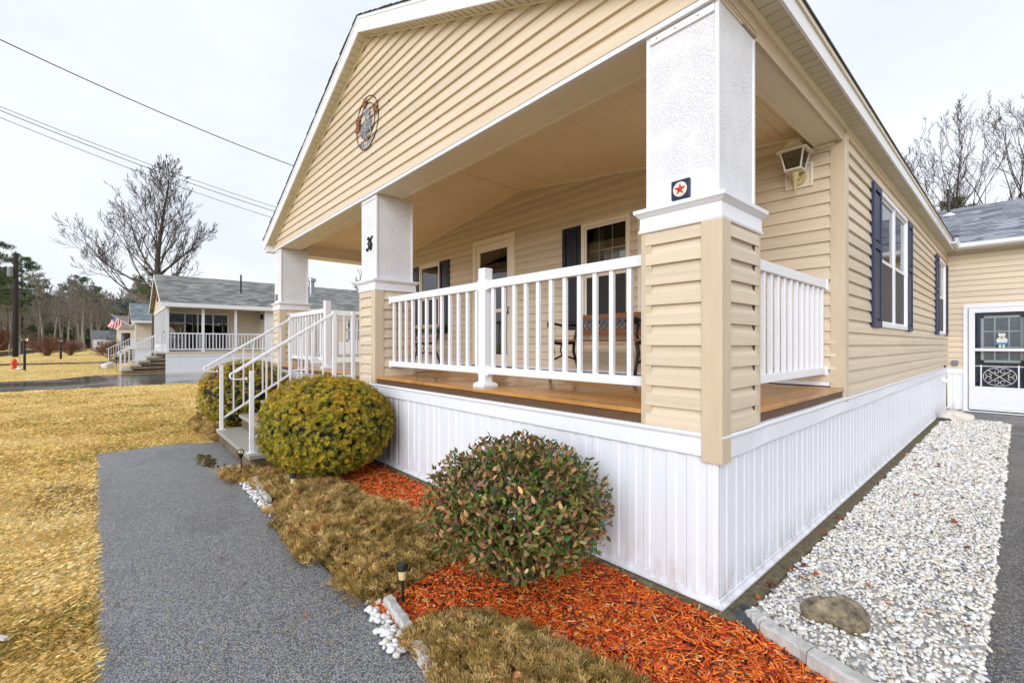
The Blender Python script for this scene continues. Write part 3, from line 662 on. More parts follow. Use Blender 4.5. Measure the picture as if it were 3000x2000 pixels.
# ---- wing at the back right
ww = MB(); ww.box(.02, .28, WY+.004, WY+.06, .9, 3.6); ww.box(1.384, 6.2, WY+.004, WY+.06, .9, 3.6); ww.box(.28, 1.384, WY+.004, WY+.06, 2.38, 3.6); ww = ww.build('wing_wall', 'gable_dark', H)
DO = (.278, 1.386, 0, 2.385)
siding(ww, Pf(WY), .03, 6.2, .95, 3.55, opens=[DO])
bx('skirting_band', 'white_vinyl', ww, .02, .278, WY-.022, WY, .835, .95); bx('skirting_band', 'white_vinyl', ww, 1.386, 6.2, WY-.022, WY, .835, .95)
bx('skirting_backing', 'white_vinyl', ww, .02, .278, WY+.005, WY+.03, .03, .9); bx('skirting_backing', 'white_vinyl', ww, 1.386, 6.2, WY+.005, WY+.03, .03, .9)
x = .02
for L in (.258,): o = sk_panel('skirting_panel', L, 'x', z0=.04).build('skirting_panel', 'white_vinyl', ww, org=(0, 0, 0)); o.location = Vector((x, WY, 0))-ORG[H]
x = 1.39
while x < 6: o = sk_panel('skirting_panel', .405, 'x', z0=.04).build('skirting_panel', 'white_vinyl', ww, org=(0, 0, 0)); o.location = Vector((x, WY, 0))-ORG[H]; x += .405
bx('meter_box', 'grey_box', H, .10, .20, WY-.075, WY-.017, 1.02, 1.14, .006); MB().tube([(.15, WY-.085, 1.07), (.15, WY-.07, 1.07)], .035, 14).build('box_lid', 'grey_box', H)
def storm_door():
    a, b, c, d = DO; m = MB(); e = .085; y0 = WY-.035; c = .035
    for l, r, t, u in ((a, b, d-e, d), (a, a+e, c, d-e), (b-e, b, c, d-e)): m.box(l, r, y0, WY+.03, t, u)
    D = m.build('storm_door', 'white_metal', H, bevel=.004)
    m = MB(); a2, b2, d2 = a+e+.004, b-e-.004, d-e-.004; s = .095
    for l, r, t, u in ((a2, b2, d2-.105, d2), (a2, b2, .52, .575), (a2, a2+s, .575, d2-.105), (b2-s, b2, .575, d2-.105), (a2+s, b2-s, 1.35, 1.41)): m.box(l, r, WY-.028, WY+.0, t, u)
    m.box(a2, b2, WY-.024, WY, .06, .52); m.box(a2+.04, b2-.04, WY-.032, WY-.024, .10, .14)
    m.build('door_leaf', 'white_metal', D, bevel=.003); bx('hinge_strip', 'tin', D, a+e-.012, a+e+.004, WY-.040, WY-.02, .06, d-e)
    bx('pane', 'door_glass', D, a2+s, b2-s, WY-.014, WY-.012, 1.41, d2-.105); bx('pane', 'door_glass', D, a2+s, b2-s, WY-.014, WY-.012, .575, 1.35)
    bx('threshold', 'white_metal', D, a-.02, b+.02, WY-.06, WY+.02, .012, .034)
    g = MB(); gc = Vector(((a2+b2)/2, WY-.024, .80)); hw, hh = .245, .20; yg = WY-.024
    for q in (-1, 1): g.box(gc.x+q*(hw+.03)-.012, gc.x+q*(hw+.03)+.012, yg-.006, yg+.006, .577, 1.05)
    g.box(a2+s, b2-s, yg-.004, yg+.004, 1.015, 1.03)
    g.tube([(gc.x+hw*math.cos(t*.2618), yg, gc.z+hh*math.sin(t*.2618)) for t in range(25)], .006, 6)
    for q in (-1, 1): g.beam((gc.x-hw*.72, yg, gc.z-q*hh*.72), (gc.x+hw*.72, yg, gc.z+q*hh*.72), .012, .012, (0, 1, 0))
    for dx, dz in ((0, 1), (0, -1), (1, 0), (-1, 0)):
        for sg in (-1, 1):
            pts = []
            for t in range(15):
                an = t*.38; r_ = .085*(1-t/24)
                if dx == 0: pts.append((gc.x+sg*(.05+r_*math.cos(an+1.2)*.6), yg, gc.z+dz*(.115+r_*math.sin(an+1.2)*.62)))
                else: pts.append((gc.x+dx*(.155+r_*math.sin(an+1.2)*.62), yg, gc.z+sg*(.04+r_*math.cos(an+1.2)*.6)))
            g.tube(pts, .0055, 5)
    g.build('scroll_grille', 'far_white', D)
    # inner door with grid window behind the storm glass
    yi = WY+.12; m = MB().box(a2, b2, yi+.02, yi+.05, 0, d2); m.build('inner_door', 'navy', D)
    m = MB(); ix0, ix1, iz0, iz1 = .545, 1.18, 1.10, 2.12
    for l, r, t, u in ((ix0, ix1, iz1-.05, iz1), (ix0, ix1, iz0, iz0+.05), (ix0, ix0+.05, iz0, iz1), (ix1-.05, ix1, iz0, iz1)): m.box(l, r, yi-.01, yi+.02, t, u)
    for k in (1, 2): xx = ix0+(ix1-ix0)*k/3; m.box(xx-.012, xx+.012, yi-.006, yi+.02, iz0, iz1); zz = iz0+(iz1-iz0)*k/3; m.box(ix0, ix1, yi-.005, yi+.02, zz-.012, zz+.012)
    m.build('inner_window_grid', 'white_metal', D)
    m = MB(); z = iz0+.05
    while z < iz1-.05: m.box(ix0+.05, ix1-.05, yi+.006, yi+.012, z, z+.017); z += .026
    m.build('inner_blind', 'tin', D)
    bx('door_recess', 'gable_dark', D, a, b, WY+.2, WY+.24, 0, d)
storm_door()
# wing roof
ZW = 3.68; YW0, YW1, ZR = 11.38, 15.1, 5.27
wr_ = MB().prism([(YW0, ZW-.04), (YW1, ZR-.04), (YW1, ZR), (YW0, ZW)], lambda p, q, k: (-6 if k == 0 else 7, p, q)).build('wing_roof', 'shingle_wing', H)
MB().prism([(YW1, ZR-.04), (YW1+3.7, ZW-.04), (YW1+3.7, ZW), (YW1, ZR)], lambda p, q, k: (-6 if k == 0 else 7, p, q)).build('wing_roof', 'shingle_wing', H)
n = 30
for i in range(n):
    t0, t1 = i/n, min(1, (i+1.3)/n); ya, yb = YW0-.02+(YW1-YW0)*t0, YW0+(YW1-YW0)*t1; za, zb = ZW+(ZR-ZW)*t0, ZW+(ZR-ZW)*t1
    xa = -5.5 if ya > WY+.3 else .19
    MB().prism([(ya, za+.014), (yb, zb+.002), (yb, zb+.006), (ya, za+.030)], lambda p, q, k: (xa if k == 0 else 7, p, q)).build('shingle_course', 'shingle_wing', wr_)
gp = [(0, 0), (.075, 0), (.10, .03), (.105, .09), (.115, .10), (.115, .105), (.09, .105), (.085, .04), (.01, .012), (0, .105)]
MB().prism(gp, lambda o, z, k: (.20 if k == 0 else 7, YW0-.03-o, 3.585+z)).build('gutter', 'white_metal', H)
MB().prism(gp, lambda o, z, k: (.172+o*.8, 10.55 if k == 0 else YW0-.04, 3.60+z)).build('gutter', 'white_metal', H)
bx('wing_fascia', 'white_metal', H, .17, 7, YW0-.028, YW0-.01, 3.57, 3.70); bx('wing_soffit', 'soffit_vinyl', H, .16, 7, YW0-.02, WY, 3.556, 3.572)
bx('wing_soffit_trim', 'trim_cream', H, .02, 7, WY-.045, WY-.02, 3.535, 3.556)
vp = MB().lathe([(.16, -.05), (.15, 0), (.05, .05), (.05, .06)], (-.15, 14.37, 4.98), 4); vp.build('vent_flashing', 'white_metal', wr_)
MB().tube([(-.15, 14.37, 4.98), (-.15, 14.37, 5.68)], .036, 10).build('vent_pipe', 'black_plastic', wr_)
# dryer hood, tap
MB().prism([(0, .78), (.10, .70), (.10, .675), (0, .675)], lambda o, z, k: (o, 11.05 if k == 0 else 11.25, z)).build('dryer_hood', 'white_vinyl', H)
MB().tube([(.0, 10.95, 1.03), (.04, 10.95, 1.03), (.05, 10.95, 1.0)], .018, 8).build('tap', 'black_iron', H)
# ------------------------------------------------------------------ front steps
ST = thing('front_steps', (-5.9, -.65, 0), 'stone faced front steps with grey slab treads between the two round yew bushes', 'steps')
rnd = random.Random(3); NS = 5
for i in range(NS):
    y0 = -1.33+.30*i; z = .2*(i+1); yb = -.03
    bx('riser_core', 'mortar', ST, -7.03, -4.87, y0+.045, min(y0+.40, yb) if i < NS-1 else yb, 0 if i == 0 else z-.26, z-.05)
    bx('tread', 'stone_slab', ST, -7.07, -4.83, y0, y0+.34 if i < NS-1 else yb, z-.05, z, .006)
    x = -7.02; k = 0
    while x < -4.9:
        w = min(rnd.uniform(.12, .30), -4.88-x); h0 = z-.2 if i else 0
        bx('veneer_stone', 'veneer_stone', ST, x+.006, x+w-.006, y0+.022+rnd.uniform(0, .014), y0+.05, h0+rnd.uniform(.004, .02), z-.053-rnd.uniform(0, .015), .012); x += w
    for xx, s in ((-4.87, 1), (-7.03, -1)):
        yy = y0+.05
        while yy < yb-.06:
            w = min(rnd.uniform(.14, .26), yb-yy); bx('veneer_stone', 'veneer_stone', ST, xx-s*.01, xx+s*rnd.uniform(.008, .022), yy+.006, yy+w-.006, z-.2+rnd.uniform(.003, .015), z-.053, .01); yy += w
            if i < NS-1 and yy > y0+.34: break
# ------------------------------------------------------------------ porch railings
def railing(label, pts, nb, ends, post=None, axis='x', c=.2, cat='railing', ztop=2.11):
    """straight railing from pts[0] to pts[1] along axis at offset c"""
    a, b = pts; mid = ((a+b)/2, c, ZD) if axis == 'x' else (c, (a+b)/2, ZD)
    R = thing('porch_railing', mid, label, cat, 'white porch railings')
    def q(n, u0, u1, hw, z0, z1, bev=.004):
        return bx(n, 'white_rail', R, u0, u1, c-hw, c+hw, z0, z1, bev) if axis == 'x' else bx(n, 'white_rail', R, c-hw, c+hw, u0, u1, z0, z1, bev)
    spans = []; u = a
    if post is not None:
        for p in post: spans.append((u, p-.05)); u = p+.05
    spans.append((u, b)); spans = [s for s in spans if s[1]-s[0] > .2]
    for (u0, u1), n in zip(spans, nb):
        q('top_rail', u0, u1, .030, ztop-.078, ztop, .006); q('bottom_rail', u0, u1, .024, 1.213, 1.28, .006)
        for e, s in ((u0, 1), (u1, -1)):
            q('bracket', e, e+s*.028, .042, ztop-.092, ztop+.010); q('bracket', e, e+s*.028, .038, 1.20, 1.292)
        b0 = None
        for i in range(n):
            uu = u0+(u1-u0)*(i+.5)/n
            if b0 is None: b0 = q('baluster', uu-.018, uu+.018, .016, 1.278, ztop-.076, .003); ub = uu
            else: place(b0, R, (uu-ub, 0, 0) if axis == 'x' else (0, uu-ub, 0))
    for p in (post or []):
        q('post', p-.05, p+.05, .05, ZD, 2.235, .006)
        m = MB()
        for o, z in ((.085, ZD+.001), (.085, ZD+.022), (.070, ZD+.038), (.051, ZD+.046)):
            m.v += [(p-o, c-o, z), (p+o, c-o, z), (p+o, c+o, z), (p-o, c+o, z)] if axis == 'x' else [(c-o, p-o, z), (c+o, p-o, z), (c+o, p+o, z), (c-o, p+o, z)]
        m.f = [(i*4+k, i*4+(k+1) % 4, i*4+4+(k+1) % 4, i*4+4+k) for i in range(3) for k in range(4)]+[(3, 2, 1, 0), (12, 13, 14, 15)]; m.build('post_base', 'white_rail', R)
    return R
railing('white front porch railing with a middle post, right of the house number column', (-4.32, -.48), (12, 12), None, [-2.345])
railing('white front porch railing left of the front steps, ending in a tall post', (-8.68, -6.61), (12,), None, [-6.66])
railing('white railing along the right side of the porch, under the wall lantern', (.55, 2.632), (14,), None, None, 'y', -.15)
railing('white railing along the far left side of the porch', (.55, 2.632), (14,), None, None, 'y', -8.93)
def stair_rail(x, label):
    R = thing('stair_railing', (x, -.65, .2), label, 'railing', 'white metal stair railings')
    top = lambda y: 1.165+(y+1.44)*.642
    bot = lambda y: .375+(y+1.24)*.66
    bx('post', 'white_metal', R, x-.024, x+.024, -1.294, -1.246, .206, 1.185, .003); bx('post_base', 'white_metal', R, x-.055, x+.055, -1.325, -1.215, .2, .207)
    MB().beam((x, -1.45, top(-1.45)+.012), (x, -.30, top(-.30)+.012), .045, .035).build('handrail', 'white_metal', R, bevel=.008)
    pts = []
    for t in range(12):
        an = t/11*math.pi*1.15; pts.append((x+.018*t/11, -1.45-.045*math.sin(an)+.10*max(0, t-7)/4, top(-1.45)+.01-.055*(1-math.cos(an))*.75))
    MB().tube(pts, [.014-.0005*t for t in range(12)], 7).build('handrail_curl', 'white_metal', R, smooth=True)
    MB().lathe([(.004, -.016), (.014, -.010), (.017, 0), (.014, .010), (.004, .016)], pts[-1], 8).build('curl_ball', 'white_metal', R, smooth=True)
    MB().beam((x, -1.25, bot(-1.25)), (x, -.29, bot(-.29)), .026, .030).build('bottom_rail', 'white_metal', R, bevel=.003)
    for y in (-.29, -.03): bx('post', 'white_metal', R, x-.024, x+.024, y-.024, y+.024, 1.0, 1.955, .003)
    bx('top_rail', 'white_metal', R, x-.014, x+.014, -.266, -.054, 1.885, 1.92); bx('bottom_rail', 'white_metal', R, x-.014, x+.014, -.266, -.054, 1.05, 1.085)
    for y in (-1.11, -.975, -.84, -.705, -.57, -.435): bx('baluster', 'white_metal', R, x-.009, x+.009, y-.009, y+.009, bot(y)+.01, top(y)+.004)
    bx('baluster', 'white_metal', R, x-.009, x+.009, -.169, -.151, 1.085, 1.885)
stair_rail(-5.0, 'white metal stair handrail nearest the camera, beside the near yew bush'); stair_rail(-7.0, 'white metal stair handrail on the far side of the front steps')
# ------------------------------------------------------------------ things on the house
def lantern():
    cx, cy, zb = -.355, PW-.155, 3.03
    L = thing('wall_lantern', (cx, PW-.02, 3.1), 'cream carriage lantern with amber glass on the porch wall by the corner', 'lantern')
    m = MB()
    for a, b, c, d in ((-.475, -.235, 3.268, 3.288), (-.475, -.235, 3.058, 3.078), (-.475, -.455, 3.078, 3.268), (-.255, -.235, 3.078, 3.268)): m.box(a, b, PW-.045, PW-.012, c, d)
    m.box(-.46, -.25, PW-.030, PW-.012, 3.07, 3.28); m.build('mounting_block', 'trim_cream', L, bevel=.004)
    MB().tube([(cx, PW-.03, 3.155), (cx, PW-.055, 3.155)], .072, 8).build('back_plate', 'yellow_plastic', L)
    MB().tube([(cx, PW-.05, 3.15), (cx, PW-.11, 3.15), (cx, cy, 3.18)], .022, 8).build('arm', 'yellow_plastic', L, smooth=True)
    MB().lathe([(.010, 2.995-zb), (.013, 3.0-zb), (.022, 3.12-zb), (.026, 3.125-zb), (.026, 3.145-zb), (.033, 3.15-zb), (.040, 3.20-zb)], (cx, cy, zb), 10).build('tail', 'yellow_plastic', L, smooth=True)
    z0, z1 = 3.205, 3.375; r0, r1 = .066, .100; fr_ = MB(); sq = [(-1, -1), (1, -1), (1, 1), (-1, 1)]
    for i in range(4): fr_.beam((cx+sq[i][0]*r0, cy+sq[i][1]*r0, z0), (cx+sq[i][0]*r1, cy+sq[i][1]*r1, z1), .014, .014, (1, .3, 0))
    fr_.box(cx-r0-.008, cx+r0+.008, cy-r0-.008, cy+r0+.008, z0-.014, z0+.004)
    fr_.build('lamp_frame', 'lantern_cream', L)
    for i in range(4):
        p, q = sq[i], sq[(i+1) % 4]; s0, s1 = r0-.004, r1-.004
        MB().add([(cx+p[0]*s0, cy+p[1]*s0, z0), (cx+q[0]*s0, cy+q[1]*s0, z0), (cx+q[0]*s1, cy+q[1]*s1, z1), (cx+p[0]*s1, cy+p[1]*s1, z1)], [(0, 1, 2, 3)]).build('lamp_pane', 'amber', L)
    rf = MB(); prof = [(.128, z1-.006), (.130, z1+.008), (.105, z1+.020), (.075, z1+.052), (.060, z1+.082), (.058, z1+.104), (.050, z1+.112)]
    for o, z in prof: rf.v += [(cx+a*o, cy+b*o, z) for a, b in sq]
    rf.f = [(i*4+k, i*4+(k+1) % 4, i*4+4+(k+1) % 4, i*4+4+k) for i in range(len(prof)-1) for k in range(4)]+[(3, 2, 1, 0), tuple(len(prof)*4-4+k for k in range(4))]
    rf.build('lamp_roof', 'lantern_cream', L); MB().lathe([(.02, 0), (.022, .05), (.014, .09), (.004, .1)], (cx, cy, z0+.01), 10).build('bulb', 'frost', L)
lantern()
def plaque(cx, cz, label):
    y = .004 if cx > -1 else .012
    P = thing('star_plaque', (cx, y, cz), label, 'plaque', 'star plaques'); h = .056
    m = MB(); m.box(cx-h, cx+h, y-.022, y, cz-h, cz+h); m.build('plaque_block', 'navy', P, bevel=.003)
    MB().tube([(cx, y-.0235, cz), (cx, y-.0215, cz)], .043, 24).build('plaque_disc', 'trim_cream', P)
    st = [(.040*(1 if i % 2 == 0 else .40)*math.sin(i*math.pi/5), .040*(1 if i % 2 == 0 else .40)*math.cos(i*math.pi/5)) for i in range(10)]
    m = MB(); m.v = [(cx+a, y-.024, cz+b) for a, b in st]+[(cx, y-.034, cz)]; m.f = [(i, (i+1) % 10, 10) for i in range(10)]; m.build('star', 'red_paint', P)
plaque(-.22, 2.412, 'navy square plaque with a red star on the nearest white porch column')
plaque(-9.03, 2.46, 'small navy plaque with red star on the far left porch column')
def number():
    Nn = thing('house_number', (-4.545, .01, 2.75), 'black metal house number 36 on the middle porch column', 'house number')
    y = .004; g = lambda pts, x0: [(x0+.10*(px+.28*pz), y, 2.735+.165*pz) for px, pz in pts]
    three = [(.02, .84), (.14, .97), (.38, 1.0), (.55, .90), (.53, .72), (.36, .58), (.20, .54), (.40, .50), (.56, .36), (.54, .16), (.36, .02), (.12, .0), (-.04, .10), (.02, .20)]
    six = [(.60, .90), (.48, 1.0), (.28, .92), (.12, .68), (.04, .38), (.08, .12), (.26, .0), (.46, .06), (.56, .26), (.50, .46), (.34, .54), (.18, .46), (.09, .30)]
    def stroke(pts, x0):
        P = [Vector(p) for p in g(pts, x0)]; Q = []
        for i in range(len(P)-1):
            for t in (0, .34, .67):
                p0, p1, p2, p3 = P[max(i-1, 0)], P[i], P[i+1], P[min(i+2, len(P)-1)]
                Q.append(.5*((2*p1)+(p2-p0)*t+(2*p0-5*p1+4*p2-p3)*t*t+(3*p1-p0-3*p2+p3)*t**3))
        Q.append(P[-1]); n = len(Q)
        return MB().tube(Q, [.0075+.0045*abs(math.sin(i/n*9.4)) for i in range(n)], 6)
    stroke(three, -4.640).build('digit_three', 'black_iron', Nn); stroke(six, -4.548).build('digit_six', 'black_iron', Nn)
number()
def medallion():
    cx, cz, y = -4.555, 4.39, -.028
    Mn = thing('wall_medallion', (cx, y, cz), 'round openwork metal wall medallion with leaves on the gable siding', 'wall ornament')
    ring = lambda r, ox=0, oz=0, n=40: [(cx+ox+r*math.cos(t/n*2*math.pi), y, cz+oz+r*math.sin(t/n*2*math.pi)) for t in range(n+1)]
    MB().tube(ring(.335), .0065, 6).build('outer_ring', 'black_iron', Mn); MB().tube(ring(.225, .01, .02), .006, 6).build('inner_ring', 'black_iron', Mn)
    rnd = random.Random(11)
    def leaf(m, px, pz, an, L, w):
        c, s = math.cos(an), math.sin(an); pts = [(0, 0, 0), (.35, .5, .012), (1, 0, .004), (.35, -.5, .012), (.45, 0, .02)]
        vs = [(cx+px+(a*L)*c-(b*w)*s, y-.004-o-rnd.uniform(0, .006), cz+pz+(a*L)*s+(b*w)*c) for a, b, o in pts]; m.add(vs, [(0, 1, 4), (1, 2, 4), (2, 3, 4), (3, 0, 4)])
    for k, (px, pz, R, nn) in enumerate(((.03, .10, .12, 11), (-.07, -.06, .13, 12), (.09, -.07, .12, 11), (.0, -.14, .11, 10), (.02, .0, .10, 9))):
        m = MB()
        for i in range(nn): leaf(m, px+rnd.uniform(-.03, .03), pz+rnd.uniform(-.03, .03), i/nn*6.28+rnd.uniform(-.3, .3), R*rnd.uniform(.7, 1.1), .05)
        m.build('tin_flower', 'tin', Mn)
    for an in (1.75, .35, 2.75, 3.1):
        m = MB(); px, pz = .28*math.cos(an), .28*math.sin(an)
        for i in range(7): leaf(m, px, pz, i*.9, .085, .045)
        m.build('rust_leaf', 'rust', Mn)
    m = MB()
    for i in range(7):
        an = -2.25+i*.225; a = .255; b = .325
        m.tube([(cx+a*math.cos(an-.07), y, cz+a*math.sin(an-.07)), (cx+b*math.cos(an-.04), y, cz+b*math.sin(an-.04)), (cx+b*math.cos(an+.05), y, cz+b*math.sin(an+.05)), (cx+a*math.cos(an+.05), y, cz+a*math.sin(an+.05))], .006, 5)
    m.build('scroll_band', 'tin', Mn)
medallion()
def bench(x0, x1, yb, label, wood, panel, name='iron_bench'):
    """iron scroll ends at x0 and x1, back towards the wall (+y)"""
    B = thing(name, ((x0+x1)/2, yb-.3, ZD), label, 'bench'); z = ZD; yf = yb-.50
    for x in (x0, x1):
        m = MB()
        m.tube([(x, yf-.05, z), (x, yf-.02, z+.15), (x, yf+.03, z+.30), (x, yf, z+.43)], [.022, .018, .022, .025], 8)
        m.tube([(x, yb+.06, z), (x, yb+.0, z+.16), (x, yb-.06, z+.30), (x, yb-.05, z+.44), (x, yb+.02, z+.64), (x, yb+.06, z+.80)], [.02, .018, .02, .022, .02, .018], 8)
        m.tube([(x, yf, z+.43), (x, yf+.2, z+.415), (x, yb-.05, z+.43)], .02, 8)
        m.tube([(x, yf+.02, z+.20), (x, yf+.22, z+.26), (x, yb-.03, z+.20)], .014, 6)
        m.tube([(x, yf+.22+.05*math.cos(t*.6), z+.335+.07*math.sin(t*.6)) for t in range(11)], .010, 6)
        arm = [(x, yf+.03, z+.44), (x, yf-.01, z+.52), (x, yf+.03, z+.62), (x, yf-.02, z+.70), (x, yf-.075, z+.69), (x, yf-.07, z+.645), (x, yf-.04, z+.65)]
        m.tube(arm, [.016, .014, .018, .022, .02, .017, .012], 8); m.tube([(x, yf+.0, z+.69), (x, yf+.2, z+.665), (x, yb+.02, z+.68)], .017, 8)
        m.build('iron_end', 'black_iron', B, smooth=True)
    for k in range(5): yy = yf+.03+k*.092; bx('seat_slat', wood, B, x0-.04, x1+.04, yy-.035, yy+.035, z+.445, z+.470, .004)
    for zz in (.575, .785): bx('back_slat', wood, B, x0-.02, x1+.02, yb+.015+(zz-.6)*.25, yb+.037+(zz-.6)*.25, z+zz-.035, z+zz+.035, .004)
    p = MB(); rnd = random.Random(5); n = int((x1-x0)/.085)
    for i in range(n):
        xa = x0+.03+(x1-x0-.06)*i/n; xb = x0+.03+(x1-x0-.06)*(i+1)/n; y = yb+.052
        p.tube([(xa, y-.02, z+.62), ((xa+xb)/2+rnd.uniform(-.02, .02), y, z+.67), (xb, y+.01, z+.755)], .011, 5); p.tube([(xb, y-.02, z+.62), ((xa+xb)/2+rnd.uniform(-.02, .02), y, z+.69), (xa, y+.01, z+.755)], .011, 5)
        xm = (xa+xb)/2; p.add([(xm-.03, y, z+.68), (xm, y, z+.64), (xm+.03, y, z+.69), (xm+.01, y+.004, z+.76), (xm-.02, y+.004, z+.75)], [(0, 1, 2, 3, 4)])
    p.box(x0+.02, x1-.02, yb+.04, yb+.05, z+.61, z+.625); p.build('back_panel', panel, B)
    return B
bench(-3.06, -1.75, 2.40, 'iron bench with reddish wood slats under the right porch window', 'bench_wood', 'grey_iron')
bench(-7.95, -6.62, 2.36, 'iron bench with green back panel under the left porch window', 'pink_wood', 'green_iron')
bx('wall_outlet', 'white_rail', pw, -2.99, -2.90, PW-.026, PW-.012, 1.57, 1.66)
def bear():
    B = thing('bear_ornament', (.865, WY-.03, 1.42), 'white bear ornament with blue scarf hanging on the storm door glass', 'ornament'); y = WY-.034; z = 1.42; x = .865
    el = lambda cx, cz, rx, rz, n=16: [(cx+rx*math.cos(t*2*math.pi/n), cz+rz*math.sin(t*2*math.pi/n)) for t in range(n)]
    pr_ = lambda pts, a, b: MB().prism(pts, lambda p, q, k: (p, y+(a if k == 0 else b), q))
    pr_(el(x, z+.16, .085, .075), -.004, .010).build('body', 'bear_white', B, bevel=.003); pr_(el(x, z+.27, .052, .045), -.008, .009).build('head', 'bear_white', B, bevel=.003)
    for s in (-1, 1): pr_(el(x+s*.04, z+.305, .016, .016, 10), -.005, .008).build('ear', 'bear_white', B); pr_([(x+s*.012, z+.0), (x+s*.042, z+.0), (x+s*.045, z+.10), (x+s*.01, z+.10)], -.003, .009).build('leg', 'bear_white', B)
    pr_([(x-.10, z+.075), (x+.10, z+.075), (x+.095, z+.115), (x-.095, z+.115)], -.010, .010).build('scarf', 'bear_blue', B); pr_(el(x, z+.225, .014, .018, 10), -.012, -.008).build('muzzle_patch', 'black_plastic', B)
bear()
# ------------------------------------------------------------------ garden: stones, edging, lights
def rock(name, c, s, mat, seed, label, cat='rock', group=None, lumps=.18, flat=0.):
    rng = np.random.default_rng(seed); V = []; nu, nv = 44, 28
    for j in range(nv+1):
        th = math.pi*j/nv
        for i in range(nu): ph = 2*math.pi*i/nu; V.append((math.sin(th)*math.cos(ph), math.sin(th)*math.sin(ph), math.cos(th)))
    V = np.array(V); d = rng.normal(size=(14, 3)); d /= np.linalg.norm(d, axis=1)[:, None]
    r = np.ones(len(V))
    for k in range(14): r = np.minimum(r, rng.uniform(.72, 1.0)/np.maximum(V@d[k], .25)) if k < 10 else r+lumps*.25*np.sin(V@d[k]*5+k)
    for fq, am in ((7, .030), (13, .022), (24, .014)):
        q = rng.normal(size=(5, 3)); r = r+am*np.sin(V@q.T*fq+rng.uniform(0, 6, 5)).mean(1)*1.6
    V = V*r[:, None]*np.array(s); V[:, 2] = np.maximum(V[:, 2], -s[2]*.45)+s[2]*.40
    F = [(j*nu+i, j*nu+(i+1) % nu, (j+1)*nu+(i+1) % nu, (j+1)*nu+i) for j in range(nv) for i in range(nu)]
    o = npmesh(name, V, F, mat, smooth=True); o.location = c; return tag(o, label, cat, group)
b_ = rock('boulder', (.455, .375, 0), (.165, .088, .105), 'boulder', 5, 'brown lichened boulder on the white gravel', 'boulder'); b_.rotation_euler.z = .55
rock('white_rock', (.28, 9.75, 0), (.27, .17, .17), 'white_rock', 8, 'large white rock at the far end of the gravel strip', 'rock').rotation_euler.z = .5
rock('dark_rock', (.13, 9.5, 0), (.12, .09, .06), 'slate', 9, 'small dark rock beside the large white rock', 'rock')
rock('slate_piece', (.135, .005, .0), (.10, .055, .045), 'slate', 12, 'dark slate piece at the house corner by the grey edging', 'rock').rotation_euler.z = 2.6
rock('green_stone', (.105, .085, .0), (.065, .03, .05), 'slate', 13, 'small greenish stone standing between the slate and the foundation', 'rock').rotation_euler.z = 2.4
def edging(a, b, label, w=.085, h=.085, seed=0, z=0):
    a = Vector((*a, z)); b = Vector((*b, z)); d = (b-a).normalized(); nrm = Vector((-d.y, d.x, 0)); rnd = random.Random(seed); n = 9; m = MB(); L = (b-a).length
    for i in range(n):
        p = a+d*(L*i/(n-1))
        for o, zz in ((-w/2, -.02), (w/2, -.02), (w/2*.9, h*.9), (w*.3, h), (-w*.3, h), (-w/2*.9, h*.88)): m.v.append(tuple(p+nrm*(o+rnd.uniform(-.005, .005))+Vector((0, 0, zz+rnd.uniform(-.005, .005)*(zz > 0)))))
    m.f = [(i*6+k, i*6+(k+1) % 6, i*6+6+(k+1) % 6, i*6+6+k) for i in range(n-1) for k in range(6)]+[tuple(range(6))[::-1], tuple(range((n-1)*6, n*6))]
    o = m.build('edging_stone', 'edging', None, org=tuple((a+b)/2)); return tag(o, label, 'edging', 'pale edging stones')
edging((.150, .045), (.235, -.012), 'short pale edging stone at the house corner, next to the slate', seed=1); edging((.24, -.016), (.46, -.085), 'pale edging stone in front of the boulder', seed=2)
edging((.466, -.088), (.86, -.205), 'pale edging stone between orange mulch and gravel at the picture bottom', seed=3)
edging((-1.30, -1.335), (-.99, -1.375), 'pale edging stone beside the nearest path light', w=.06, h=.06, seed=4); edging((-4.42, -1.36), (-3.98, -1.40), 'pale edging stone along the path near the front steps', w=.055, h=.065, seed=5)
edging((-3.96, -1.40), (-3.60, -1.41), 'mostly overgrown edging stone by the second path light', w=.05, h=.05, seed=6); edging((-9.3, -1.36), (-8.55, -1.38), 'white edging stone beyond the front steps', w=.09, h=.08, seed=7)
edging((-.86, -1.40), (-.66, -1.43), 'small pale edging stone half covered by the brown juniper', w=.06, h=.05, seed=8)
def pathlight(x, y, label, tilt=0., ball=False, h=.235):
    L = thing('path_light', (x, y, 0), label, 'path light', 'black garden path lights'); z = lambda q: q
    MB().tube([(x, y, -.03), (x, y, h-.085)], .0085, 8).build('stake', 'black_plastic', L)
    if ball:
        MB().lathe([(.008, h-.09), (.018, h-.07), (.026, h-.05)], (x, y, 0), 12).build('cup', 'black_plastic', L)
        MB().lathe([(.027, h-.05), (.037, h-.03), (.037, h-.01), (.024, h+.012), (.006, h+.018)], (x, y, 0), 14).build('glass_ball', 'frost', L, smooth=True)
    else:
        MB().lathe([(.017, h-.09), (.021, h-.088), (.0255, h-.036), (.0255, h-.034)], (x, y, 0), 14).build('lens', 'yellow_plastic', L, smooth=False)
        MB().lathe([(.031, h-.036), (.0325, h-.028), (.031, h-.004), (.024, h+.003)], (x, y, 0), 16).build('cap', 'black_plastic', L)
    L.rotation_euler = (tilt*.3, -tilt, 0)
pathlight(-1.255, -1.262, 'nearest black path light with cream lens beside the edging stone', .03); pathlight(-3.60, -1.20, 'black path light with cream lens in the middle of the juniper bed', -.02)
pathlight(-4.72, -1.42, 'leaning black path light with clear ball top at the bottom step', .12, True, .30); pathlight(-8.70, -1.27, 'black path light beyond the steps, beside the white edging stone', 0); pathlight(-9.94, -1.23, 'small black path light farthest beyond the steps', 0)
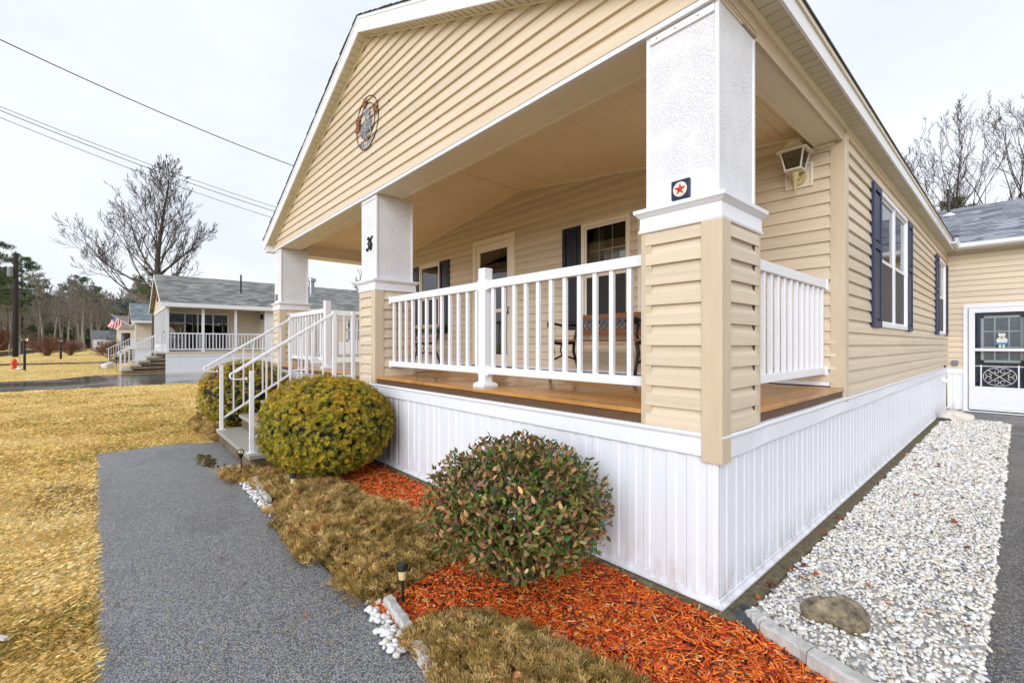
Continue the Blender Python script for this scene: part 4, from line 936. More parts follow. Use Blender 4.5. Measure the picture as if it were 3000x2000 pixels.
# ------------------------------------------------------------------ plants
rng = np.random.default_rng(7)
def needle_sprig(n, L, w, spread, seed, fold=True):
    """star of flat needles: 2 triangles each"""
    r = np.random.default_rng(seed); V = []; F = []
    for i in range(n):
        a = i/n*2*math.pi+r.uniform(-.3, .3); el = r.uniform(*spread); l = L*r.uniform(.7, 1.1)
        d = np.array([math.cos(a)*math.cos(el), math.sin(a)*math.cos(el), math.sin(el)]); s = np.array([-math.sin(a), math.cos(a), 0])*w
        b0 = d*.08*L; k = len(V); V += [b0, d*l*.55+s, d*l, d*l*.55-s]; F += [(k, k+1, k+2), (k, k+2, k+3)]
    return np.array(V), np.array(F)
def ellipsoid_pts(rng, n, c, r, top_bias=0, lump=.06, seed=0, shell=(.9, 1.0), zmin=None, pw=1.):
    d = rng.normal(size=(n, 3)); d /= np.linalg.norm(d, axis=1)[:, None]
    lon = np.arctan2(d[:, 1], d[:, 0]); k = 1+lump*(vnoise(lon*2.2+9, d[:, 2]*3+9, 1.3, seed)-.5)*2+lump*.6*(vnoise(lon*5+9, d[:, 2]*6+9, 1.1, seed+3)-.5)*2
    sh = rng.uniform(*shell, size=n)
    sup = np.sign(d[:, 2])*np.abs(d[:, 2])**pw
    p = np.stack([d[:, 0], d[:, 1], sup], 1)*np.array(r)*(k*sh)[:, None]+np.array(c); nrm = d/np.array(r); nrm /= np.linalg.norm(nrm, axis=1)[:, None]
    if zmin is not None: q = p[:, 2] > zmin; p, nrm, sh = p[q], nrm[q], sh[q]
    return p, nrm, sh
def core(name, c, r, mat, parent, seed=0):
    V = []; nu, nv = 24, 14
    for j in range(nv+1):
        for i in range(nu):
            th, ph = math.pi*j/nv, 2*math.pi*i/nu; k = 1+.05*math.sin(3*ph+seed)*math.sin(th*2)
            V.append((c[0]+r[0]*k*math.sin(th)*math.cos(ph), c[1]+r[1]*k*math.sin(th)*math.sin(ph), max(.02, c[2]+r[2]*k*math.cos(th))))
    F = [(j*nu+i, j*nu+(i+1) % nu, (j+1)*nu+(i+1) % nu, (j+1)*nu+i) for j in range(nv) for i in range(nu)]
    return npmesh(name, V, F, mat, parent=parent, org=ORG[parent])
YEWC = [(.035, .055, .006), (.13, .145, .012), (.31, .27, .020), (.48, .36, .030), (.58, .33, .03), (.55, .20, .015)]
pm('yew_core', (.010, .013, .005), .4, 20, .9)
def yew(c, r, seed, label, n):
    Y = thing('yew_bush', (c[0], c[1], 0), label, 'bush', 'clipped yew bushes'); rg = np.random.default_rng(seed)
    p, nr, sh = ellipsoid_pts(rg, n, c, r, lump=.05, seed=seed, shell=(.91, 1.01), zmin=.10, pw=.86)
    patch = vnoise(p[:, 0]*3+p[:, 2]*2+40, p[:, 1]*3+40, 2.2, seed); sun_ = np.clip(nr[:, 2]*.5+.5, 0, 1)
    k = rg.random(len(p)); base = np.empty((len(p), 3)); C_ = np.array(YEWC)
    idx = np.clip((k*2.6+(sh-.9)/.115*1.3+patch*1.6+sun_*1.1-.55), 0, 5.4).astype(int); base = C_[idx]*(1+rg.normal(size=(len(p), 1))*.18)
    Vs, Fs, Cs = [], [], []; off = 0
    for t in range(3):
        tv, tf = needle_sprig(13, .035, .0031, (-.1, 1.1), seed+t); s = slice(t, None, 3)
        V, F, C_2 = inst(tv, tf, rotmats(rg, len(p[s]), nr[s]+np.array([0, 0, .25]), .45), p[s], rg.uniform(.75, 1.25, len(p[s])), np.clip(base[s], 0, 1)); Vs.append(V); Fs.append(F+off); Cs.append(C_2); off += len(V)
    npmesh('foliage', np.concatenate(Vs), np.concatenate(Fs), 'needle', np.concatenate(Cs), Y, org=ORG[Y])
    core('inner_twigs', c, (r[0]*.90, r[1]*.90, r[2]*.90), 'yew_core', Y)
    MB().tube([(c[0], c[1], 0), (c[0]+.03, c[1], c[2])], [.06, .04], 8).build('stem', 'bark', Y)
    return Y
yew((-4.08, -.70, .60), (.72, .70, .535), 21, 'large round clipped yew bush with yellow tips, right of the front steps', 8000)
yew((-8.05, -.72, .64), (1.0, .72, .58), 33, 'round clipped yew bush behind the stair handrails, left of the front steps', 5200)
def broadleaf():
    c, r = np.array((-.99, -.62, .495)), (.585, .56, .41)
    B = thing('broadleaf_bush', (c[0], c[1], 0), 'rounded evergreen bush with green and brown leathery leaves in the orange mulch', 'bush'); rg = np.random.default_rng(77)
    p, nr, sh = ellipsoid_pts(rg, 11500, c, r, lump=.05, seed=5, shell=(.58, 1.02), zmin=.09)
    hole = vnoise(p[:, 0]*4+p[:, 2]*5+30, p[:, 1]*4+30, 1.6, 12); keep = ~((hole > .80) & (sh > .8)); p, nr, sh = p[keep], nr[keep], sh[keep]
    low = (p[:, 2] < .30) & (rg.random(len(p)) < .45); p, nr, sh = p[~low], nr[~low], sh[~low]
    tv = np.array([(0, 0, 0), (.32, .23, .08), (.66, .17, .05), (1, 0, -.10), (.66, -.17, .05), (.32, -.23, .08), (.33, 0, 0), (.68, 0, -.02)]); tf = np.array([(0, 1, 6), (1, 2, 7), (1, 7, 6), (2, 3, 7), (0, 6, 5), (5, 6, 7), (5, 7, 4), (4, 7, 3)])
    n = len(p); tan = rg.normal(size=(n, 3)); tan += np.array([0, 0, .35]); out_ = nr*.55+tan*.8; x = out_/np.linalg.norm(out_, axis=1)[:, None]
    z = nr*1.2+rg.normal(size=(n, 3))*.5+np.array([0, 0, .3]); z -= (z*x).sum(1)[:, None]*x; z /= np.linalg.norm(z, axis=1)[:, None]; M = np.stack([x, np.cross(z, x), z], 2)
    side = nr[:, 0]*.4-nr[:, 1]*.2
    cols = pick(rg, n, [(.022, .095, .014), (.050, .125, .016), (.12, .145, .022), (.22, .145, .045), (.38, .19, .075), (.55, .32, .14), (.17, .085, .055), (.27, .28, .07)], [1.3, 2.0, 3.2, 3.0, 1.8, 1.0, 2.6, .9], .18)
    V, F, C_ = inst(tv, tf, M, p, rg.uniform(.033, .054, n), cols); npmesh('foliage', V, F, 'leaf', C_, B, org=ORG[B])
    m = MB(); rnd = random.Random(2)
    for i in range(34):
        a = rnd.uniform(0, 6.28); el_ = rnd.uniform(.15, 1.4); d = Vector((math.cos(a)*math.cos(el_), math.sin(a)*math.cos(el_), math.sin(el_)))
        b0 = Vector((c[0]+.05*math.cos(a), c[1]+.05*math.sin(a), .0)); mid = b0+Vector((d.x*.25, d.y*.25, .22+.1*d.z)); e = Vector((c[0]+d.x*r[0]*.9, c[1]+d.y*r[1]*.9, c[2]-.05+d.z*r[2]*.85)); m.tube([b0, mid, e], [.012, .008, .003], 5)
    m.build('branches', 'bark', B)
broadleaf()
def juniper(polys, n, label, seed, hmax=.16, size=1.):
    """low spreading juniper: mound of scaly sprays"""
    rg = np.random.default_rng(seed); xs = np.concatenate([np.array(q)[:, 0] for q in polys]); ys = np.concatenate([np.array(q)[:, 1] for q in polys])
    x = rg.uniform(xs.min(), xs.max(), n*4); y = rg.uniform(ys.min(), ys.max(), n*4); k = np.zeros(len(x), bool)
    for q in polys: k |= pip(x+.10*(vnoise(x, y, 4.5, seed)-.5), y+.14*(vnoise(x, y, 5.5, seed+1)-.5), q)
    dc = np.hypot(x-1.1, y+2.5); k &= rg.random(len(x)) < np.clip(3.2/dc, .30, 1)**1.2
    x, y = x[k][:n], y[k][:n]; h = hmax*(.30+.9*vnoise(x, y, 2.6, seed)+.5*vnoise(x, y, 7, seed+2)-.35)
    edge = np.full(len(x), 9.)
    for q in polys:
        for i in range(len(q)):
            a, b = np.array(q[i]), np.array(q[(i+1) % len(q)]); d = b-a; t = np.clip(((x-a[0])*d[0]+(y-a[1])*d[1])/(d@d), 0, 1); edge = np.minimum(edge, np.hypot(x-a[0]-t*d[0], y-a[1]-t*d[1]))
    h = np.maximum(h*np.clip(edge/.16, .15, 1), .012); z = h*rg.uniform(.35, 1.05, len(x))+.008; T = np.stack([x, y, z], 1)
    Vs, Fs, Cs = [], [], []; off = 0
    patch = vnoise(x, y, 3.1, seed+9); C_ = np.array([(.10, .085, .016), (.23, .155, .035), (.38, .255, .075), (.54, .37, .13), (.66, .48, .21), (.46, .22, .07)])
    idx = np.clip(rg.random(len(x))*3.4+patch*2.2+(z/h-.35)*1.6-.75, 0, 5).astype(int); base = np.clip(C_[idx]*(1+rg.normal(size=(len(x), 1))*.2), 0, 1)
    for t in range(4):
        r = np.random.default_rng(seed+t); V = []; F = []
        for q in range(7):                    # a tuft of curved sprays with short scale leaves left and right
            az = q*.9+r.uniform(-.3, .3); el = r.uniform(.25, 1.25); ca, sa, ce, se = math.cos(az), math.sin(az), math.cos(el), math.sin(el); Ls = r.uniform(.035, .062)
            for i in range(6):
                s = (i+.6)/6; px = s*Ls; L = .020*(1.2-s*.5); an = r.uniform(.35, .9); kk = len(V)
                for sg in (1, -1):
                    loc = [(px, 0, 0), (px+L*.55*math.cos(an)-.002, sg*(L*.5*math.sin(an)+.0028), L*.1), (px+L*math.cos(an), sg*L*math.sin(an), L*.25)]
                    V += [(x_*ce*ca-y_*sa-z_*se*ca, x_*ce*sa+y_*ca-z_*se*sa, x_*se+z_*ce-.012*s*s) for x_, y_, z_ in loc]; F.append((len(V)-3, len(V)-2, len(V)-1))
        s = slice(t, None, 4); m = len(T[s])
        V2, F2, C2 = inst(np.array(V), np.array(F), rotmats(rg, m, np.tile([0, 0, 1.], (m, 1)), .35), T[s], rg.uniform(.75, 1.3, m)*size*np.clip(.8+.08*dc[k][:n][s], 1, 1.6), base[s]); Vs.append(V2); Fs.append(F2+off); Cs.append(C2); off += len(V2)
    J = npmesh('juniper_groundcover', np.concatenate(Vs), np.concatenate(Fs), 'dry', np.concatenate(Cs)); return tag(J, label, 'ground cover', None, 'stuff')
for q in ([(-4.95, -1.36), (-4.3, -1.34), (-3.4, -1.42), (-2.0, -1.46), (-1.3, -1.42), (-1.32, -1.05), (-1.6, -.55), (-2.3, -.5), (-3.4, -.62), (-4.4, -.95)], [(-.95, -1.34), (.25, -1.44), (.3, -.80), (-.3, -.84), (-.8, -1.0), (-1.02, -1.25)]): poly_sheet('bed_soil', [(a*.985-.02 if False else a, b) for a, b in q], .0075, 'soil')
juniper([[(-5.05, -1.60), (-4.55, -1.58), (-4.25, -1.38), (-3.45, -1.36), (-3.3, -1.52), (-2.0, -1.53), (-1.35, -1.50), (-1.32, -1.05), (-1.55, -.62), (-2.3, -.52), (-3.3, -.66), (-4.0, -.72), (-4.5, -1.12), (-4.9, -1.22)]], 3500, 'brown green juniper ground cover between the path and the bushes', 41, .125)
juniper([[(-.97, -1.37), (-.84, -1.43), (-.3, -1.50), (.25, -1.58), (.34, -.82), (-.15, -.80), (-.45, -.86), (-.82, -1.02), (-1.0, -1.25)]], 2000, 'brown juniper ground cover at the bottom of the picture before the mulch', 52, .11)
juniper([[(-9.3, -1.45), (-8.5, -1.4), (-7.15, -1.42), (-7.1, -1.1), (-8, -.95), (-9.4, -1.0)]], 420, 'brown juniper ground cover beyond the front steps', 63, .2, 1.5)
# mulch chips
def chips(n, seed):
    rg = np.random.default_rng(seed); reg = [(-4.95, -1.25), (-3.6, -1.0), (-1.5, -.9), (-1.35, -1.40), (-1.0, -1.40), (-.5, -1.15), (.40, -1.15), (.9, -.35), (.80, -.19), (.45, -.12), (.13, .02), (.03, -.03), (-5.0, -.05)]
    x = rg.uniform(-5, .95, n*4); y = rg.uniform(-1.4, .05, n*4); k = pip(x, y, reg); dc = np.hypot(x-1.1, y+2.5); k &= rg.random(len(x)) < np.clip(2.3/dc, .22, 1)**1.5
    x, y, dc = x[k][:n], y[k][:n], dc[k][:n]; n = len(x)
    tv = np.array([(-.5, -.5, -.5), (.5, -.35, -.5), (.42, .5, -.5), (-.5, .4, -.5), (-.45, -.4, .5), (.5, -.5, .5), (.5, .35, .5), (-.38, .5, .5)]); tf = np.array([(0, 2, 1), (0, 3, 2), (4, 5, 6), (4, 6, 7), (0, 1, 5), (0, 5, 4), (1, 2, 6), (1, 6, 5), (2, 3, 7), (2, 7, 6), (3, 0, 4), (3, 4, 7)])
    sz = np.stack([rg.gamma(3.5, .010, n)+.012, rg.uniform(.004, .011, n), rg.uniform(.002, .005, n)], 1)*np.clip(.75+.1*dc, 1, 1.4)[:, None]
    hm = .022*(vnoise(x, y, 3, 3)+.6*vnoise(x, y, 9, 4)); T = np.stack([x, y, .007+hm*rg.uniform(.3, 1.1, n)], 1)
    col = pick(rg, n, [(.90, .165, .016), (.78, .11, .012), (.92, .25, .035), (.52, .055, .009), (.80, .36, .11), (.13, .035, .016), (.84, .50, .26)], [3, 2.6, 2, 2.0, .8, 1.3, .35], .24)
    V, F, C_ = inst(tv, tf, rotmats(rg, n, np.tile([0, 0, 1.], (n, 1)), .28), T, sz, col); return tag(npmesh('mulch_chips', V, F, 'chip', C_), 'bright orange red wood mulch around the bushes along the skirting', 'mulch', None, 'stuff')
chips(25000, 91)
# gravel
def ico(sub, seed):
    t = (1+5**.5)/2; V = [(-1, t, 0), (1, t, 0), (-1, -t, 0), (1, -t, 0), (0, -1, t), (0, 1, t), (0, -1, -t), (0, 1, -t), (t, 0, -1), (t, 0, 1), (-t, 0, -1), (-t, 0, 1)]
    F = [(0, 11, 5), (0, 5, 1), (0, 1, 7), (0, 7, 10), (0, 10, 11), (1, 5, 9), (5, 11, 4), (11, 10, 2), (10, 7, 6), (7, 1, 8), (3, 9, 4), (3, 4, 2), (3, 2, 6), (3, 6, 8), (3, 8, 9), (4, 9, 5), (2, 4, 11), (6, 2, 10), (8, 6, 7), (9, 8, 1)]
    V = [np.array(v)/np.linalg.norm(v) for v in V]
    for _ in range(sub):
        mid = {}; F2 = []
        def mp_(a, b):
            kk = (min(a, b), max(a, b))
            if kk not in mid: v = V[a]+V[b]; mid[kk] = len(V); V.append(v/np.linalg.norm(v))
            return mid[kk]
        for a, b, c in F: x, y, z = mp_(a, b), mp_(b, c), mp_(c, a); F2 += [(a, x, z), (b, y, x), (c, z, y), (x, y, z)]
        F = F2
    r = np.random.default_rng(seed); V = np.array(V); d = r.normal(size=(7, 3)); d /= np.linalg.norm(d, axis=1)[:, None]; rr = np.ones(len(V))
    for k in range(7): rr = np.minimum(rr, r.uniform(.62, .92)/np.maximum(V@d[k], .3))
    return V*rr[:, None], np.array(F)
def gravel():
    rg = np.random.default_rng(17); Vs, Fs, Cs = [], [], []; off = 0
    cols = [(.80, .785, .75), (.74, .69, .60), (.55, .56, .59), (.85, .85, .84), (.58, .49, .37), (.22, .225, .24), (.78, .73, .62)]; wts = [4, 2.4, 1.4, 3, .9, .4, 1.8]
    for n, y0, y1, sub, s0 in ((3300, -.22, .95, 1, .0098), (10000, .95, 3.8, 0, .0114), (11500, 3.8, 10.1, 0, .0168)):
        x = rg.uniform(.04, 1.03, n); y = rg.uniform(y0, y1, n); xr = 1.005+.02*(vnoise(y, y*0, 6, 2)-.5)
        k = (x < xr) & (y > .12-.33*(x-.12)+.0) & (x > .118); k &= ~((y > 9.9) & (x > .9)); x, y = x[k], y[k]; m = len(x)
        s = np.stack([rg.uniform(.8, 1.7, m), rg.uniform(.7, 1.15, m), rg.uniform(.45, .8, m)], 1)*s0*np.clip(np.exp(rg.normal(size=m)*.28), .5, 1.9)[:, None]
        T = np.stack([x, y, .012+rg.uniform(0, .020, m)], 1); c = pick(rg, m, cols, wts, .08)
        for t in range(4):
            tv, tf = ico(sub, 100+t); q = slice(t, None, 4); V, F, C_ = inst(tv, tf, rotmats(rg, len(T[q]), np.tile([0, 0, 1.], (len(T[q]), 1)), .35), T[q], s[q], c[q]); Vs.append(V); Fs.append(F+off); Cs.append(C_); off += len(V)
    return tag(npmesh('gravel', np.concatenate(Vs), np.concatenate(Fs), 'pebble', np.concatenate(Cs), smooth=True), 'white marble gravel strip along the side of the house', 'gravel', None, 'stuff')
gravel()
def pebbles(spots, n, seed, label):
    rg = np.random.default_rng(seed); P = np.array(spots); k = rg.integers(0, len(P), n); T = np.stack([P[k, 0]+rg.normal(size=n)*P[k, 2], P[k, 1]+rg.normal(size=n)*P[k, 3], np.full(n, .016)+rg.uniform(0, .012, n)], 1)
    tv, tf = ico(1, seed); s = np.stack([rg.uniform(.9, 1.6, n), rg.uniform(.8, 1.2, n), rg.uniform(.6, .9, n)], 1)*rg.uniform(.012, .022, n)[:, None]
    V, F, C_ = inst(tv, tf, rotmats(rg, n, np.tile([0, 0, 1.], (n, 1)), .4), T, s, pick(rg, n, [(.72, .72, .72), (.62, .60, .56), (.55, .40, .30)], [5, 2, .4], .06)); tag(npmesh('white_pebbles', V, F, 'pebble', C_, smooth=True), label, 'pebbles', None, 'stuff')
pebbles([(-1.20, -1.43, .09, .025), (-1.04, -1.46, .05, .02), (-.92, -1.49, .06, .015)], 75, 5, 'white pebbles between the nearest edging stone and the path')
pebbles([(-4.35, -1.47, .12, .02), (-4.0, -1.475, .12, .02), (-3.7, -1.475, .12, .018), (-3.45, -1.47, .08, .015)], 120, 6, 'white pebbles along the path edge near the front steps')
# fallen leaves
def leaves(spots, seed, name, label, cols, group, size=(.03, .055)):
    rg = random.Random(seed); ms = []
    for v in range(3):
        me = MB(); n = 9; w = [0, .35, .22, .48, .25, .42, .2, .12, 0]
        me.v = [(-.5+i/(n-1), w[i]*rg.uniform(.7, 1.1), .10*math.sin(i*1.1)+rg.uniform(0, .1)) for i in range(n)]+[(-.5+i/(n-1), -w[i]*rg.uniform(.7, 1.1), .10*math.sin(i*1.1)+rg.uniform(0, .1)) for i in range(1, n-1)]+[(-.5+i/(n-1), 0, 0) for i in range(1, n-1)]
        for i in range(n-1):
            a, b = (0 if i == 0 else 15+i), (8 if i == n-2 else 16+i); u0, u1 = i, i+1; l0, l1 = (0 if i == 0 else 8+i), (8 if i == n-2 else 9+i)
            me.f += [tuple(dict.fromkeys((a, b, u1, u0))), tuple(dict.fromkeys((a, l0, l1, b)))]
        me.f = [f for f in me.f if len(f) > 2]; ms.append(me)
    base = []
    for v in range(3):
        for ci, c in enumerate(cols):
            mn = '%s_%d' % (name, ci)
            if mn not in MATS: pm(mn, c, .3, 60, .5)
            o = ms[v].build(name, mn, None); base.append(o)
    used = set()
    for i, (x, y, z) in enumerate(spots):
        b = base[rg.randrange(len(base))]
        if b.name in used: o = b.copy(); COL.objects.link(o)
        else: o = b; used.add(b.name)
        o.location = (x, y, z); s = rg.uniform(*size); o.scale = (s, s*rg.uniform(.6, 1), s); o.rotation_euler = (rg.uniform(-.4, .4), rg.uniform(-.4, .4), rg.uniform(0, 6.3)); tag(o, label, 'leaf', group)
    for b in base:
        if b.name not in used: bpy.data.objects.remove(b)
rnd = random.Random(31)
leaves([(.09+rnd.random()**1.6*.85, .25+rnd.random()**1.7*8.5, .045) for _ in range(46)], 4, 'fallen_leaf', 'dry orange brown leaf scrap lying on the white gravel', [(.42, .10, .02), (.28, .07, .02), (.14, .035, .015)], 'leaf scraps on the gravel', (.04, .075))
leaves([(-.75, -.75, .05), (-.62, -.70, .05), (-.95, -1.02, .06), (-.45, -.62, .05), (-1.12, -1.2, .06), (-1.16, -1.28, .06), (-.30, -.55, .05), (-.7, -1.0, .14), (-.42, -1.0, .13), (-.1, -.75, .06), (-.55, -.45, .05)], 6, 'green_leaf', 'pale green fallen leaf on the mulch or juniper', [(.30, .34, .07), (.20, .26, .05)], 'pale green fallen leaves', (.025, .04))
leaves([(-.52, -1.18, .15), (-.25, -1.28, .15), (-.75, -1.22, .14), (0, -1.1, .14), (-2.2, -1.1, .16), (-1.9, -1.3, .15), (-2.9, -1.2, .17), (-.1, -1.35, .14), (-.35, -.95, .12)], 8, 'brown_leaf', 'curled tan leaf caught in the juniper', [(.45, .20, .07), (.36, .13, .04)], 'curled leaves in the juniper', (.04, .07))
leaves([(-1.5, -1.72, .01), (-2.6, -1.95, .01), (-2.35, -2.5, .01), (-1.75, -2.52, .01)], 9, 'path_leaf', 'small brown leaf lying on the grey asphalt path', [(.30, .11, .03)], 'leaves on the path', (.025, .04))
# ------------------------------------------------------------------ lawn grass
CAMX, CAMY = 1.104, -2.516
def at(px, d):   # ground point seen in a given direction of the view, d metres ahead
    f = Vector((-.7478, .6639, 0)); r = Vector((.6639, .7478, 0)); return Vector((CAMX, CAMY, 0))+f*d+r*((px-1500)/1318*d)
def grass(n, r0, r1, a0, a1, seed, wk, hk, label):
    rg = np.random.default_rng(seed); r = np.exp(rg.uniform(math.log(r0), math.log(r1), n)); a = np.radians(rg.uniform(a0, a1, n))
    x = CAMX-r*np.cos(a); y = CAMY+r*np.sin(a)
    no = np.zeros(n, bool)
    inpath = [(p[0]+(.012 if p[0] < -7 else 0), p[1]) for p in PATH]; jx = .03*(vnoise(x, y, 14, 2)-.5); jy = .03*(vnoise(x, y, 6, 8)-.5)
    for q in (inpath, NDRIVE, [(-9.3, -1.35), (-7.1, -1.35), (-4.8, -1.5), (1.0, -1.6), (1, 12), (-9.3, 12)], [(1, -12), (5.2, -12), (5.2, 12), (1, 12)], [(-46.5, -40), (-46.5, 4), (-52.3, 4), (-52.3, -40)], [(-41, -.3), (-28.2, -.3), (-28.2, 14), (-41, 14)], [(-31, -2.3), (-28.2, -2.3), (-28.2, 0), (-31, 0)], [(-400, -19), (60, -19), (60, -12.6), (-400, -12.6)]): no |= pip(x+jx, y+jy, q)
    x, y, r = x[~no], y[~no], r[~no]; n = len(x)
    flow = 2.2+2.6*(vnoise(x, y, 2.3, 5)-.5)*2+1.6*(vnoise(x, y, .35, 15)-.5)+rg.normal(size=n)*1.25; lay = rg.uniform(.55, 1.45, n)
    wd = (.0006+.00023*r)*wk*rg.uniform(.7, 1.3, n); L = (.033+.0010*r)*hk*rg.uniform(.6, 1.4, n)*(.7+.6*vnoise(x, y, 2.4, 6))
    dx, dy = np.cos(flow), np.sin(flow); ux, uy = -dy, dx; z0 = np.full(n, -.008)
    p0 = np.stack([x, y, z0], 1); up = np.stack([dx*np.sin(lay), dy*np.sin(lay), np.cos(lay)], 1); lay2 = np.minimum(lay+.75, 1.62); up2 = np.stack([dx*np.sin(lay2), dy*np.sin(lay2), np.cos(lay2)], 1)
    sdv = np.stack([ux, uy, 0*ux], 1)*wd[:, None]; p1 = p0+up*(L*.5)[:, None]; p2 = p1+up2*(L*.6)[:, None]
    V = np.stack([p0-sdv, p0+sdv, p1+sdv*.7, p2], 1).reshape(-1, 3); b = np.arange(n)[:, None]*4; F = np.concatenate([b+np.array([0, 1, 2]), b+np.array([0, 2, 3])])
    patch = vnoise(x, y, .55, 9)*.6+vnoise(x, y, 2.1, 10)*.4
    C_ = np.array([(.38, .26, .07), (.72, .48, .14), (.87, .63, .23), (.91, .72, .34), (.92, .80, .48)]); idx = np.clip(rg.random(n)*3.4+patch*2.6-.55, 0, 4.5).astype(int); c = C_[idx]*(1+rg.normal(size=(n, 1))*.12)
    gr = rg.random(n) < .14*(patch < .32)+.015; c[gr] = (.20, .24, .05); br = rg.random(n) < .3*(vnoise(x, y, 1.7, 21) > .82); c[br] = (.30, .19, .075)
    return tag(npmesh('grass', V, F, 'blade', np.repeat(np.clip(c, 0, 1), 4, 0)), label, 'grass', None, 'stuff')
grass(400000, 1.5, 24, -9, 27, 3, 1., 1., 'straw coloured winter lawn grass beside the path')
grass(40000, 24, 62, -10, 8, 4, 1., .9, 'straw coloured lawn grass beyond the wet driveway')
# twig or paper scrap on the lawn
tag(MB().prism([(0, 0), (.10, .012), (.20, .004), (.21, .022), (.11, .034), (.01, .02)], lambda a, b, k: (-2.32+a*.5-b, -3.02+a*.5+b*.6, .035+.010*k)).build('bark_scrap', 'white_rock'), 'pale flat scrap of bark lying on the straw lawn', 'bark scrap')
